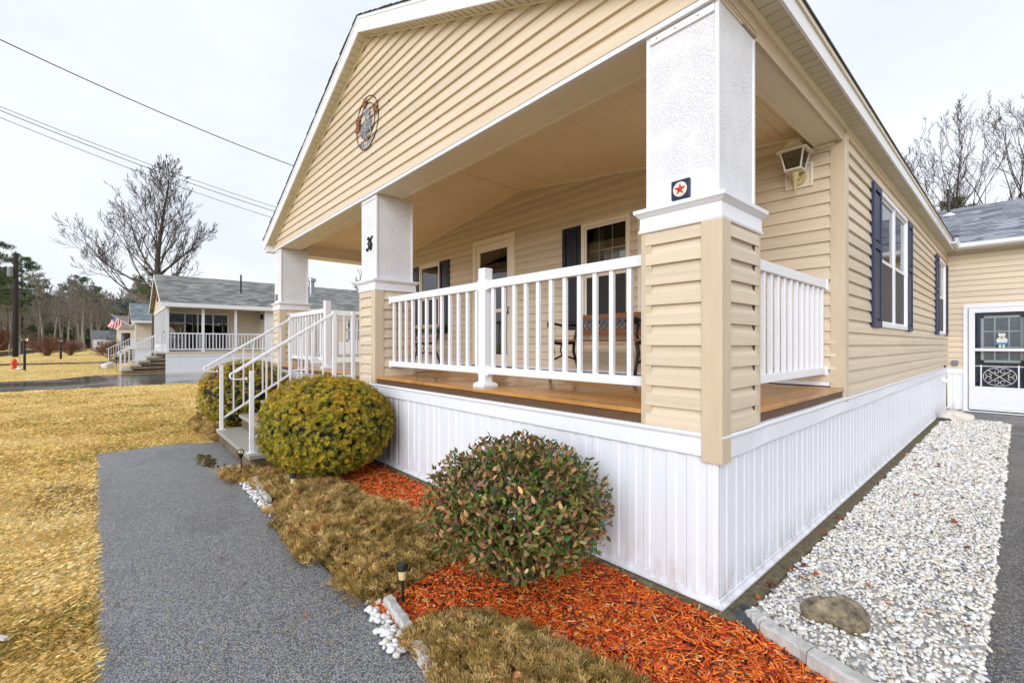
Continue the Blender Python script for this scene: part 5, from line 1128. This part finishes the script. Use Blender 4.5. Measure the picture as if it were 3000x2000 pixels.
# ------------------------------------------------------------------ neighbouring houses
def neighbour(x1, y0, width, length, label, name, roofm, detail=True, walls='vinyl_pale'):
    """x1: side facing us; porch cut into the near front corner"""
    x0 = x1-width; rx = (x0+x1)/2; ze = 3.62; zp = ze+.40*width/2
    Hn = thing(name, (rx, y0+length/2, 0), label, 'house'); PL = 4.75; PD = 2.0
    rm = MB().prism([(x0-.35, ze-.02), (rx, zp+.10), (x1+.35, ze-.02), (x1+.35, ze+.06), (rx, zp+.20), (x0-.35, ze+.06)], lambda a, b, k: (a, y0-.25 if k == 0 else y0+length, b)).build('roof', roofm, Hn)
    n = 30
    for i in range(n):
        a = rx+(x1+.37-rx)*(1-(i+1.2)/n); b = rx+(x1+.37-rx)*(1-i/n); a = max(a, rx); zz = lambda q: zp+.205-(zp+.14-ze)/(x1+.35-rx)*(q-rx)
        MB().prism([(a, zz(a)+.004), (b, zz(b)+.004), (b, zz(b)+.022), (a, zz(a)+.010)], lambda p, q, k: (p, y0-.27 if k == 0 else y0+length+.02, q)).build('shingle_course', roofm, rm)
    bx('eave_fascia', 'far_white', Hn, x1+.33, x1+.36, y0-.25, y0+length, ze-.16, ze+.06)
    for s in (-1, 1): MB().prism([(rx, zp+.0), (rx+s*(width/2+.35), ze-.16), (rx+s*(width/2+.35), ze+.06), (rx, zp+.20)], lambda a, b, k: (a, y0-.27 if k == 0 else y0-.25, b)).build('rake_board', 'far_white', Hn)
    g = MB().prism([(x0, ze-.06), (x1, ze-.06), (rx, zp)], lambda a, b, k: (a, y0 if k == 0 else y0+.05, b)).build('gable_wall', walls, Hn)
    siding(g, Pf(y0), lambda z: rx-(zp-z)/.4, lambda z: rx+(zp-z)/.4, ze-.06, zp-.02, .16, mat=walls)
    bx('skirting', 'far_white', Hn, x0, x1, y0, y0+length, 0, 1.0); bx('deck_edge', 'vinyl_trim', Hn, x1-.1, x1+.05, y0-.05, y0+PL, .98, 1.10); bx('skirting_cap', 'far_white', Hn, x1, x1+.03, y0-.03, y0+length, .86, .98)
    bx('beam', 'far_white', Hn, x1-.2, x1+.02, y0-.02, y0+PL, 3.42, 3.56); bx('beam', 'far_white', Hn, x0, x1, y0-.02, y0+.15, 3.42, 3.56); bx('porch_ceiling', 'trim_cream', Hn, x1-PD, x1, y0, y0+PL, 3.56, 3.6)
    bx('porch_floor', 'stone_slab', Hn, x0, x1, y0, y0+PL, 1.0, 1.08)
    bw = bx('porch_side_wall', walls, Hn, x1-PD-.1, x1-PD, y0+.1, y0+PL, 1.08, 3.56)
    siding(bw, Pr(x1-PD), y0+.1, y0+PL, 1.08, 3.5, .16, opens=[(y0+.2, y0+3.1, 1.1, 3.3)], mat=walls)
    ew = bx('end_wall', walls, Hn, x1-PD, x1-.02, y0+PL, y0+PL+.1, 1.0, 3.56); siding(ew, Pf(y0+PL), x1-PD, x1-.02, 1.08, 3.5, .16, mat=walls)
    mw = bx('long_wall', walls, Hn, x1-.1, x1-.02, y0+PL, y0+length, 1.0, 3.56); siding(mw, Pr(x1-.02), y0+PL, y0+length, 1.0, 3.5, .16, opens=[(y0+9.5, y0+10.5, 1.7, 3.2)], mat=walls if not detail else 'far_white')
    for k in range(4):
        yy = y0+.06+k*(PL-.12)/3; bx('porch_post', 'far_white', Hn, x1-.12, x1+.0, yy-.06, yy+.06, 1.08, 3.42)
        if k < 3:
            y1 = yy+(PL-.12)/3; rl = bx('railing', 'far_white', Hn, x1-.09, x1-.03, yy+.06, y1-.06, 2.04, 2.11); bx('bottom_rail', 'far_white', rl, x1-.085, x1-.035, yy+.06, y1-.06, 1.2, 1.26); nb = 9; b0 = None
            for j in range(nb):
                yb = yy+.06+(y1-yy-.12)*(j+.5)/nb
                if b0 is None: b0 = bx('baluster', 'far_white', rl, x1-.08, x1-.04, yb-.02, yb+.02, 1.26, 2.04); ys = yb
                else: place(b0, rl, (0, yb-ys, 0))
    # glazing of the porch wall
    if detail:
        xw = x1-PD+.03; gl = MB()
        for a, b in ((.2, 3.1),): gl.box(xw-.03, xw+.03, y0+a, y0+b, 3.22, 3.32); gl.box(xw-.03, xw+.03, y0+a, y0+b, 1.08, 1.16)
        cuts = [.2, .95, 1.55, 2.3, 3.05]
        for c in cuts: gl.box(xw-.03, xw+.03, y0+c, y0+c+.07, 1.16, 3.22)
        gf = gl.build('sliding_door', 'far_white', Hn)
        for a, b in zip(cuts[:-1], cuts[1:]): bx('pane', 'far_glass', gf, xw-.005, xw+.0, y0+a+.07, y0+b, 1.16, 3.22)
        bx('room_recess', 'room', gf, xw-.6, xw-.55, y0, y0+3.2, 1.0, 3.4)
        fg = MB()
        for c in np.arange(x0+.1, x1-.2, .95): fg.box(c, c+.12, y0+.0, y0+.08, 1.08, 3.42)
        fgo = fg.build('front_window_frame', 'far_white', Hn)
        for c in np.arange(x0+.1, x1-1.0, .95): bx('pane', 'far_glass', fgo, c+.12, c+.95, y0+.03, y0+.035, 1.5, 3.4)
        bx('front_panel', 'far_white', Hn, x0, x1-.12, y0+.01, y0+.05, 1.0, 1.5); bx('dark_interior', 'room', Hn, x0, x1-PD, y0+.6, y0+.65, 1.0, 3.5)
        bx('wall_lamp', 'black_iron', Hn, x1-.95, x1-.80, y0+PL-.16, y0+PL-.02, 3.0, 3.3, .02)
        wf = MB()
        for a, b, c, d in ((9.5, 10.5, 3.12, 3.2), (9.5, 10.5, 1.7, 1.78), (9.5, 9.58, 1.7, 3.2), (10.42, 10.5, 1.7, 3.2), (9.5, 10.5, 2.42, 2.48)): wf.box(x1-.03, x1+.03, y0+a, y0+b, c, d)
        w_ = wf.build('window', 'far_white', Hn); bx('pane', 'far_glass', w_, x1-.01, x1+.005, y0+9.58, y0+10.42, 1.78, 3.12); bx('shutter', 'vinyl_trim', Hn, x1, x1+.03, y0+9.0, y0+9.45, 1.7, 3.2)
        MB().lathe([(.30, -.1), (.22, 0), (.07, .06)], (x1-1.9, y0+3.75, ze+.84), 4).build('vent_flashing', 'far_white', rm); MB().tube([(x1-1.9, y0+3.75, ze+.8), (x1-1.9, y0+3.75, ze+2.1)], .05, 8).build('vent_pipe', 'black_plastic', rm)
        MB().lathe([(.30, -.1), (.22, 0), (.07, .06)], (x1-1.9, y0+7.2, ze+.84), 4).build('vent_flashing', 'far_white', rm); MB().tube([(x1-1.9, y0+7.2, ze+.8), (x1-1.9, y0+7.2, ze+1.95)], .05, 8).build('vent_pipe', 'black_plastic', rm)
        MB().lathe([(.5, -.2), (.3, .0), (.18, .25), (.18, 1.1), (.28, 1.12), (.28, 1.3), (.16, 1.36)], (x1-2.3, y0+8.0, ze+1.0), 14).build('chimney_flue', 'tin', rm)
    return Hn
def nsteps(x1, y0, label, stones=True):
    S = thing('neighbour_steps', (x1-1.6, y0-1.0, 0), label, 'steps', 'steps of the neighbouring houses'); rnd = random.Random(int(-x1))
    for i in range(5):
        ya = y0-1.75+.35*i; z = .21*(i+1)
        bx('tread', 'stone_slab', S, x1-2.5, x1-.35, ya-.04, y0 if i == 4 else ya+.42, z-.06, z, .01)
        bx('riser_core', 'mortar', S, x1-2.45, x1-.40, ya, y0, z-.21, z-.06)
        yy = ya
        while yy < y0-.05:
            w = min(rnd.uniform(.25, .5), y0-yy); bx('veneer_stone', 'veneer_stone', S, x1-.41, x1-.375+rnd.uniform(0, .02), yy+.015, yy+w-.015, z-.2+rnd.uniform(0, .02), z-.065, .03); yy += w
    for x in (x1-.5, x1-2.35):
        m = MB(); tp = lambda y: 1.12+(y-(y0-1.8))*.6
        m.beam((x, y0-1.95, tp(y0-1.95)), (x, y0-.02, tp(y0-.02)), .06, .06); m.beam((x, y0-1.7, tp(y0-1.7)-.8), (x, y0-.02, tp(y0-.02)-.8), .04, .04); m.build('handrail', 'far_white', S)
        bx('post', 'far_white', S, x-.03, x+.03, y0-1.82, y0-1.76, .1, 1.14); bx('post', 'far_white', S, x-.03, x+.03, y0-.1, y0-.04, 1.0, 2.2)
        for k in range(9): y = y0-1.62+k*.17; bx('baluster', 'far_white', S, x-.012, x+.012, y-.012, y+.012, tp(y)-.8, tp(y))
NB = neighbour(-28.45, -.42, 9.2, 16, 'neighbouring beige house with grey shingle roof and white porch beyond the wet driveway', 'neighbour_house', 'shingle_grey')
nsteps(-28.45, -.42, 'stone sided front steps with white handrails of the nearer neighbouring house')
MB().lathe([(.05, -.03), (.42, -.03), (.42, .03), (.05, .03)], (0, 0, 0), 18).build('gable_ornament', 'rust', NB, org=(0, 0, 0)); _o = bpy.data.objects['gable_ornament']; _o.rotation_euler.x = math.pi/2; _o.location = Vector((-33.0, -.52, 4.45))-ORG[NB]
N2 = neighbour(-52.6, -1.0, 8.4, 13, 'second neighbouring house with blue grey roof, behind the flag', 'neighbour_house', 'shingle_blue', False)
nsteps(-52.6, -1.0, 'white railed front steps of the second neighbouring house beside the flag')
MB().lathe([(.30, -.1), (.22, 0), (.07, .06)], (-54.4, 2.2, 4.45), 4).build('vent_flashing', 'far_white', N2); MB().tube([(-54.4, 2.2, 4.4), (-54.4, 2.2, 5.6)], .05, 8).build('vent_pipe', 'black_plastic', N2)
def simple_house(name, c, sx, sy, zw, zp, label, wall, roof, cat='house'):
    x, y = c; Hs = thing(name, (x, y, 0), label, cat)
    bx('wall', wall, Hs, x-sx, x+sx, y-sy, y+sy, 0, zw)
    MB().prism([(x-sx-.3, zw-.05), (x+sx+.3, zw-.05), (x, zp)], lambda a, b, k: (a, y-sy-.3 if k == 0 else y+sy+.3, b)).build('roof', roof, Hs)
    for k in (-1, 1): w_ = bx('window', 'far_white', Hs, x+sx, x+sx+.06, y+k*sy*.5-.6, y+k*sy*.5+.6, 1.2, zw-.5); bx('pane', 'far_glass', w_, x+sx+.061, x+sx+.075, y+k*sy*.5-.5, y+k*sy*.5+.5, 1.3, zw-.6)
    d_ = bx('door', 'far_white', Hs, x+sx, x+sx+.05, y-.5, y+.5, .1, 2.2); return Hs
simple_house('white_shed', tuple(at(315, 92))[:2], 2.4, 2.1, 2.7, 4.3, 'white shed with dark roof in front of the far woods', 'shed_white', 'far_roof', 'shed')
simple_house('brown_roof_house', tuple(at(392, 66))[:2], 3.0, 1.9, 3.7, 5.6, 'pale house with brown roof behind the second neighbouring house', 'vinyl_pale', 'brown_roof')
simple_house('far_house', tuple(at(2, 130))[:2], 3.0, 3, 3.4, 6.4, 'small far house with white porch at the left picture edge', 'brown_roof', 'far_roof')
# ------------------------------------------------------------------ trees
def branch_segs(rnd, p, d, L, r, lvl, maxl, out, up=.25, wob=.18, ratio=.62, nchild=(5, 8), ang=(.5, .95), nseg=5, rmin=.008, start=.25):
    seg = L/nseg; pts = [p]; rr = [r]
    for i in range(nseg):
        d = (d+Vector((rnd.gauss(0, wob), rnd.gauss(0, wob), rnd.gauss(0, wob)+up*.35))).normalized(); p = p+d*seg; pts.append(p); rr.append(max(rmin, r*(1-.8*(i+1)/nseg)))
        out.append((pts[-2], pts[-1], rr[-2], rr[-1]))
    if lvl >= maxl: return
    n = rnd.randint(*nchild)
    for k in range(n):
        t = start+(1-start)*(k+rnd.random())/n; i = min(nseg-1, int(t*nseg)); f = t*nseg-i; q = pts[i].lerp(pts[i+1], f); dd = (pts[i+1]-pts[i]).normalized()
        ax = dd.cross(Vector((rnd.gauss(0, 1), rnd.gauss(0, 1), rnd.gauss(0, 1)))).normalized(); nd = Matrix.Rotation(rnd.uniform(*ang), 3, ax) @ dd
        branch_segs(rnd, q, nd, L*ratio*(1.15-.55*t)*rnd.uniform(.75, 1.15), max(rmin, rr[i]*.55), lvl+1, maxl, out, up, wob*1.15, ratio, nchild, ang, max(2, nseg-1), rmin, .2)
def segs_mesh(segs, sides=4):
    A = np.array([tuple(s[0]) for s in segs]); B = np.array([tuple(s[1]) for s in segs]); ra = np.array([s[2] for s in segs]); rb = np.array([s[3] for s in segs])
    d = B-A; d /= np.maximum(np.linalg.norm(d, axis=1), 1e-6)[:, None]; ref = np.where(np.abs(d[:, 2:3]) < .9, np.array([[0, 0, 1.]]), np.array([[1., 0, 0]])); u = np.cross(d, ref); u /= np.linalg.norm(u, axis=1)[:, None]; v = np.cross(d, u)
    V = []
    for P, R in ((A, ra), (B, rb)):
        for k in range(sides): an = 2*math.pi*k/sides; V.append(P+(u*math.cos(an)+v*math.sin(an))*R[:, None])
    V = np.stack(V, 1); n = len(A); b = (np.arange(n)*2*sides)[:, None]
    F = np.concatenate([b+np.array([k, (k+1) % sides, sides+(k+1) % sides, sides+k]) for k in range(sides)]); return V.reshape(-1, 3), F
def bare_tree(name, loc, h, r0, label, seed, mat='bark', nch=(4, 6), maxl=4, group=None, spread=1., rmin=.012, sides=3, low=.22, nprim=18, twist=None, thick=.42):
    rnd = random.Random(seed); tr = []; cr = []
    T = thing(name, loc, label, 'tree', group)
    p = Vector((0, 0, 0)); d = Vector((0, 0, 1)); n = 12; pts = [p]; rs = [r0]
    for i in range(n): d = (d+Vector((rnd.gauss(0, .05), rnd.gauss(0, .05), .2))).normalized(); p = p+d*h*.86/n; pts.append(p); rs.append(r0*(1-.93*(i+1)/n)); tr.append((pts[-2], pts[-1], rs[-2], rs[-1]))
    for k in range(nprim):
        t = low+(1-low)*((k+rnd.random())/nprim)**.9*.97; i = min(n-1, int(t*n)); q = pts[i].lerp(pts[i+1], t*n-i); az = k*2.4+rnd.uniform(-.4, .4)
        el = .36+t*.82+rnd.uniform(-.1, .1); L = h*spread*(.52*(1-t)**.75+.12); dd = Vector((math.cos(az)*math.cos(el), math.sin(az)*math.cos(el), math.sin(el)))
        branch_segs(rnd, q, dd, L, max(rmin*2, rs[i]*thick), 1, maxl, cr, .42, .10, .52, nch, (.4, .8), 6, rmin)
    if twist:
        for (zt_, az, el, L, r) in twist: branch_segs(rnd, Vector((0, 0, zt_)), Vector((math.cos(az)*math.cos(el), math.sin(az)*math.cos(el), math.sin(el))), L, r, 1, maxl, cr, .24, .07, .46, (6, 8), (.4, .75), 8, rmin)
    V, F = segs_mesh(tr, 8); npmesh('trunk', V, F, mat, parent=T, smooth=True); V, F = segs_mesh(cr, sides); npmesh('crown', V, F, mat, parent=T); return T
# the big maple beyond the neighbour; azimuths: the camera's left is about (-.66,-.75)
AL = math.atan2(-.748, -.664)
bare_tree('maple_tree', (-38.1, -.25, 0), 15.2, .32, 'large bare maple tree rising behind the neighbouring house', 12, nch=(4, 5), maxl=4, spread=.66, rmin=.0095, nprim=34, low=.30, thick=.30, twist=[(4.4, AL, .16, 7.6, .09), (5.2, AL+.25, .34, 7.0, .09), (6.2, AL-.3, .62, 6.0, .10), (5.0, AL+3.0, .34, 4.0, .09), (6.2, AL+3.3, .6, 4.5, .10)])
bare_tree('oak_tree', tuple(at(2775, 33)), 18.6, .22, 'tall bare tree behind the wing roof beside the black vent pipe', 25, nch=(3, 5), maxl=4, spread=.95, rmin=.010, nprim=17, low=.36)
bare_tree('oak_tree', tuple(at(2965, 32)), 19.0, .30, 'bare tree at the right picture edge behind the wing roof', 27, nch=(3, 5), maxl=4, spread=.9, rmin=.010, nprim=17, low=.32)
bare_tree('oak_tree', tuple(at(2690, 36)), 17, .22, 'bare tree just showing above the near roof edge, left of the vent pipe', 29, nch=(3, 5), maxl=4, spread=.9, rmin=.010, nprim=18, low=.3)
bare_tree('small_tree', (-47, 21, 0), 11.5, .25, 'bare tree showing above the neighbouring roof beside column 36', 35, mat='twig_red', maxl=4, spread=.9, rmin=.018, nprim=18)
def pine(name, loc, h, label, seed, group='pines at the edge of the woods', bare=.45, col=0, wide=.16):
    rg = np.random.default_rng(seed); rnd = random.Random(seed); T = thing(name, loc, label, 'tree', group); tr = [(Vector((0, 0, 0)), Vector((rnd.gauss(0, .2), rnd.gauss(0, .2), h*.5)), h*.016, h*.011)]; tr.append((tr[0][1], Vector((rnd.gauss(0, .3), rnd.gauss(0, .3), h*.98)), h*.011, .03)); P = []; NR = []
    n = 46
    for i in range(n):
        t = bare+(1-bare)*i/n; az = rnd.uniform(0, 6.28); L = h*wide*(1.25-t)**.8*rnd.uniform(.5, 1.2)*1.9; b = tr[0][0].lerp(tr[0][1], t*2) if t < .5 else tr[0][1].lerp(tr[1][1], t*2-1)
        e = b+Vector((math.cos(az)*L, math.sin(az)*L, L*rnd.uniform(-.05, .35))); tr.append((b, e, .05, .015))
        for k in range(int(10+14*rnd.random())): s = rnd.uniform(.35, 1.05); c = b.lerp(e, s); P.append((c.x+rnd.gauss(0, .16*L*.5+.1), c.y+rnd.gauss(0, .16*L*.5+.1), c.z+rnd.gauss(.1, .16))); NR.append((0, 0, 1))
    V, F = segs_mesh(tr, 6); npmesh('trunk', V, F, 'bark', parent=T)
    tv, tf = needle_sprig(12, 1, .085, (-.3, 1.2), seed); P = np.array(P); m = len(P); C_ = pick(rg, m, [[(.075, .125, .055), (.12, .17, .07), (.18, .22, .09), (.05, .085, .045)], [(.07, .11, .11), (.11, .15, .15), (.16, .2, .2), (.05, .07, .07)]][col], [3, 3, 1.2, 2], .2)
    V, F, C2 = inst(tv, tf, rotmats(rg, m, np.tile([0, 0, 1.], (m, 1)), .6), P, rg.uniform(.35, .65, m)*h/16, C_); npmesh('crown', V, F, 'needle', C2, T); return T
WG = 'bare trees of the far woods'
proto = [bare_tree('woodland_tree', at(110+90*k, 118+6*k), 17+k, .26, 'bare grey trunked tree in the far woods', 60+k, mat='bark_pale', maxl=3, group=WG, spread=.5, rmin=.035, nprim=22, low=.30) for k in range(5)]
rnd = random.Random(77)
for i in range(62):
    px = rnd.uniform(-60, 560); d = rnd.uniform(96, 175); p = at(px, d); o = dup(proto[i % 5], p, rotz=rnd.uniform(0, 6.28)); s = rnd.uniform(.75, 1.12)*(d/125)**.6; s *= 1.0 if px < 330 else .95; o.scale = (s, s, s)
for o in [b for b in bpy.data.objects if b.name.startswith('woodland_tree')]: o['label'] = 'slender bare tree among the far woods behind the lawns'
pp = [pine('pine_tree', at(-15, 92), 23, 'tall dark pine at the left picture edge behind the utility pole', 81, bare=.35), pine('pine_tree', at(62, 104), 22, 'tall pine just right of the utility pole', 82, bare=.45)]
pines = pine('pine_tree', at(120, 150), 21, 'green pine deep in the far woods', 83, bare=.12, wide=.13)
for i in range(30):
    px = rnd.uniform(-50, 560); d = rnd.uniform(142, 205); o = dup(pines, at(px, d), rotz=rnd.uniform(0, 6.28)); s = rnd.uniform(.7, 1.1); o.scale = (s, s, s*rnd.uniform(.85, 1.1))
dup(pp[1], at(20, 120), 'pine with a bare lower trunk left of the utility pole', 2.)
pine('pine_tree', at(440, 74), 13.5, 'bushy green pine behind the maple trunk and the neighbouring roof', 87, None, .2, 0, .2); pine('spruce_tree', at(372, 66), 8.2, 'blue green spruce behind the second neighbouring house', 88, None, .06, 1, .2)
pine('pine_tree', tuple(at(2795, 37)), 13.2, 'low green pine crown showing behind the black vent pipe', 89, None, .4, 0, .16)
dup(pp[0], at(-75, 84), 'pine whose branches reach in at the left picture edge', 1.)
# the mass of the woods beyond
rg = np.random.default_rng(5); n = 7000; px = rg.uniform(-120, 620, n); d = rg.uniform(150, 230, n); V0 = np.array([tuple(at(a, b)) for a, b in zip(px, d)]); V0[:, 2] = rg.uniform(0, 1, n)**1.25*(15+5*vnoise(px/40, px*0, 1, 3))*(d/150)
tv, tf = needle_sprig(9, 1, .10, (-.8, 1.3), 9); c = pick(rg, n, [(.20, .165, .135), (.27, .22, .175), (.13, .15, .09), (.10, .135, .065), (.28, .19, .14)], [3, 2, 2, 2, 1.4], .2)
V, F, C_ = inst(tv, tf, rotmats(rg, n), V0, rg.uniform(1.2, 2.6, n), c); tag(npmesh('distant_woods', V, F, 'needle', C_), 'hazy mass of distant woods behind the lawns', 'woods', None, 'stuff')
def twig_bush(loc, r, h, label, seed, mat='twig_red', n=70):
    B = thing('twiggy_shrub', loc, label, 'shrub', 'bare twiggy shrubs'); rnd = random.Random(seed); s = []
    for i in range(n):
        az = rnd.uniform(0, 6.28); el = rnd.uniform(.35, 1.5); branch_segs(rnd, Vector((rnd.gauss(0, .1), rnd.gauss(0, .1), 0)), Vector((math.cos(az)*math.cos(el)*r/h, math.sin(az)*math.cos(el)*r/h, math.sin(el))).normalized(), h*rnd.uniform(.7, 1.05)*(.7+.4*math.cos(el)*r/h), .03, 1, 3, s, .1, .08, .45, (5, 7), (.25, .6), 5, .010)
    V, F = segs_mesh(s, 3); npmesh('branches', V, F, mat, parent=B); return B
B1 = twig_bush(at(138, 58), 2.6, 2.9, 'large reddish bare shrub right of the nearer lamp post', 3); B2 = dup(B1, at(207, 62), 'smaller reddish bare shrub right of the farther lamp post', 1.); B2.scale = (.75, .75, .82)
dup(B1, at(322, 47), 'dark red shrub by the steps of the second neighbouring house', 2.).scale = (.55, .55, .75); dup(B1, at(5, 105), 'russet scrub at the left picture edge', .5).scale = (2.6, 2.6, 2.2); dup(B1, at(300, 75), 'low brown shrub before the white shed', 4.).scale = (.5, .5, .5)
# ------------------------------------------------------------------ pole, wires, lamp posts, hydrant, flag
p = at(45, 53.4); U = thing('utility_pole', p, 'dark wooden utility pole at the left picture edge', 'utility pole')
MB().tube([(p.x, p.y, -.3), (p.x-.1, p.y+.02, 6), (p.x+.12, p.y+.04, 12.3)], [.27, .25, .20], 10).build('pole', 'pole_wood', U, smooth=True)
q = p+Vector((.664, .748, 0))*-.5; MB().tube([(p.x+.1, p.y+.05, 11.6), (q.x*3-p.x*2, q.y*3-p.y*2, 11.4)], .05, 6).build('crossarm', 'pole_wood', U); MB().lathe([(.04, 0), (.09, .06), (.05, .12), (.1, .18), (.03, .25)], (p.x+.12, p.y+.04, 12.3), 8).build('insulator', 'grey_box', U)
q = at(30, 53); MB().lathe([(.24, -.55), (.27, -.5), (.27, .45), (.2, .55)], (q.x+.0, q.y, 10.0), 12).build('transformer', 'grey_box', U); q2 = at(4, 52.5); MB().tube([(p.x, p.y, 7.6), (q2.x, q2.y, 7.35)], [.05, .16], 8).build('street_light_arm', 'black_iron', U)
def wire(a, b, sag, label, r=.018):
    a, b = Vector(a), Vector(b); n = 24; pts = [a.lerp(b, i/n)-Vector((0, 0, sag*4*(i/n)*(1-i/n))) for i in range(n+1)]
    o = MB().tube(pts, r, 5).build('overhead_wire', 'wire', None, org=tuple((a+b)/2)); return tag(o, label, 'wire', 'overhead wires')
def P3(px, py, d): f = Vector((-.7478, .6639, 0)); r = Vector((.6639, .7478, 0)); return Vector((CAMX, CAMY, 1.5))+f*d+r*((px-1500)/1318*d)+Vector((0, 0, (1008-py)/1318*d))
wire(P3(-160, 40, 15), P3(1030, 545, 26), .35, 'thick overhead cable running from the upper left to the gable', .020)
wire(P3(-160, 247, 20), P3(1030, 672, 31), .40, 'upper of the two parallel overhead wires above the maple', .014); wire(P3(-160, 258, 20.1), P3(1030, 686, 31), .40, 'lower of the two parallel overhead wires above the maple', .018); wire(P3(-160, 278, 20), P3(1030, 706, 30), .42, 'lowest overhead wire crossing the maple', .014)
tp = Vector((p.x+.12, p.y+.04, 12.2)); wire(tp, P3(-150, 560, 42), .5, 'wire from the utility pole top to the left', .02); wire(Vector((p.x, p.y, 6.0)), P3(430, 955, 80), .6, 'pale telephone wire from the utility pole across the woods', .02)
def lamp_post(px, d, label, h=2.0):
    c = at(px, d); L = thing('lamp_post', c, label, 'lamp post', 'black garden lamp posts')
    MB().tube([(c.x, c.y, 0), (c.x, c.y, h-.38)], .055*d/30+.01, 10).build('post', 'black_iron', L); s = 1.25
    MB().lathe([(.06*s, h-.38), (.10*s, h-.34), (.14*s, h-.10), (.145*s, h-.09)], (c.x, c.y, 0), 8).build('lens', 'frost', L); MB().lathe([(.19*s, h-.09), (.17*s, h-.06), (.09*s, h+.01), (.03*s, h+.06), (.02, h+.09)], (c.x, c.y, 0), 8).build('cap', 'black_iron', L); MB().lathe([(.10*s, h-.40), (.12*s, h-.36), (.05, h-.34)], (c.x, c.y, 0), 8).build('collar', 'black_iron', L)
lamp_post(72, 25.7, 'black lamp post near the red fire hydrant', 2.02); lamp_post(178, 46, 'black lamp post between the two reddish shrubs', 2.1)
c = at(42, 27.5); Hy = thing('fire_hydrant', c, 'red fire hydrant on the lawn at the left', 'hydrant')
MB().lathe([(.15, 0), (.15, .04), (.10, .05), (.10, .40), (.135, .41), (.135, .45), (.11, .46), (.10, .53), (.05, .58), (.03, .58), (.03, .63)], (c.x, c.y, 0), 14).build('barrel', 'hydrant_red', Hy, smooth=False)
for s in (-1, 1): MB().tube([(c.x, c.y, .33), (c.x+s*.664*.2, c.y+s*.748*.2, .33)], .05, 8).build('outlet', 'hydrant_red', Hy)
MB().tube([(c.x, c.y, .30), (c.x+.17, c.y-.1, .30)], .065, 8).build('pumper_outlet', 'hydrant_red', Hy)
c2 = at(58, 27.3); tag(MB().tube([(c2.x, c2.y, 0), (c2.x, c2.y, 1.35)], .012, 6).build('marker_rod', 'tin', None, org=tuple(c2)), 'thin metal marker rod beside the fire hydrant', 'marker')
rock('pale_stone', at(57, 26.2), (.22, .16, .1), 'white_rock', 41, 'small pale stone at the foot of the marker rod', 'rock'); rock('grey_boulder', at(316, 28.0), (.42, .34, .30), 'white_rock', 43, 'grey and white boulder in the planting bed before the neighbouring steps', 'boulder'); rock('bed_rock', at(300, 28.6), (.3, .2, .10), 'boulder', 44, 'flat brown rock beside the grey and white boulder', 'rock')
# flag on a short pole by the second house
fp = P3(352, 968, 44); Fg = thing('flag', (fp.x, fp.y, fp.z), 'red, white and blue striped flag hanging from an angled pole', 'flag')
A0, A1 = P3(326, 921, 44), P3(385, 955, 44.2); MB().tube([A1, A0], .02, 6).build('flag_pole', 'far_white', Fg)
def flag():
    f = Vector((-.7478, .6639, 0)); a = P3(327, 921.5, 44); b = P3(358, 938, 44.05); dn = P3(346, 971, 44)-b
    fold = lambda u, v: f*(.12*math.sin(u*7+v*3))
    pt = lambda u, v: a.lerp(b, u)+dn*v*(1.0-.05*u)+fold(u, v)+Vector((.03, .03, 0))*math.sin(v*4)
    def patch(u0, u1, v0, v1, mat, name, off=0.):
        m = MB(); n = 5
        for i in range(n+1):
            for j in range(n+1): m.v.append(tuple(pt(u0+(u1-u0)*i/n, v0+(v1-v0)*j/n)-f*off))
        m.f = [(i*(n+1)+j, (i+1)*(n+1)+j, (i+1)*(n+1)+j+1, i*(n+1)+j+1) for i in range(n) for j in range(n)]; m.build(name, mat, Fg)
    for k in range(13): patch(k/13, (k+1)/13, 0, 1, 'flag_red' if k % 2 == 0 else 'flag_white', 'stripe')
    patch(0, .54, 0, .42, 'flag_blue', 'canton', .02)
    for i in range(5):
        for j in range(4): q = pt(.06+i*.1, .05+j*.095)-f*.03; MB().lathe([(.002, -.018), (.018, 0), (.002, .018)], q, 5).build('star', 'flag_white', Fg)
flag()
MB_ = MB().tube([at(341, 30)+Vector((0, 0, 0)), at(341, 30)+Vector((0, 0, 1.0))], .02, 6).build('garden_stake', 'black_iron', None, org=tuple(at(341, 30))); tag(MB_, 'thin dark garden stake before the neighbouring steps', 'stake')
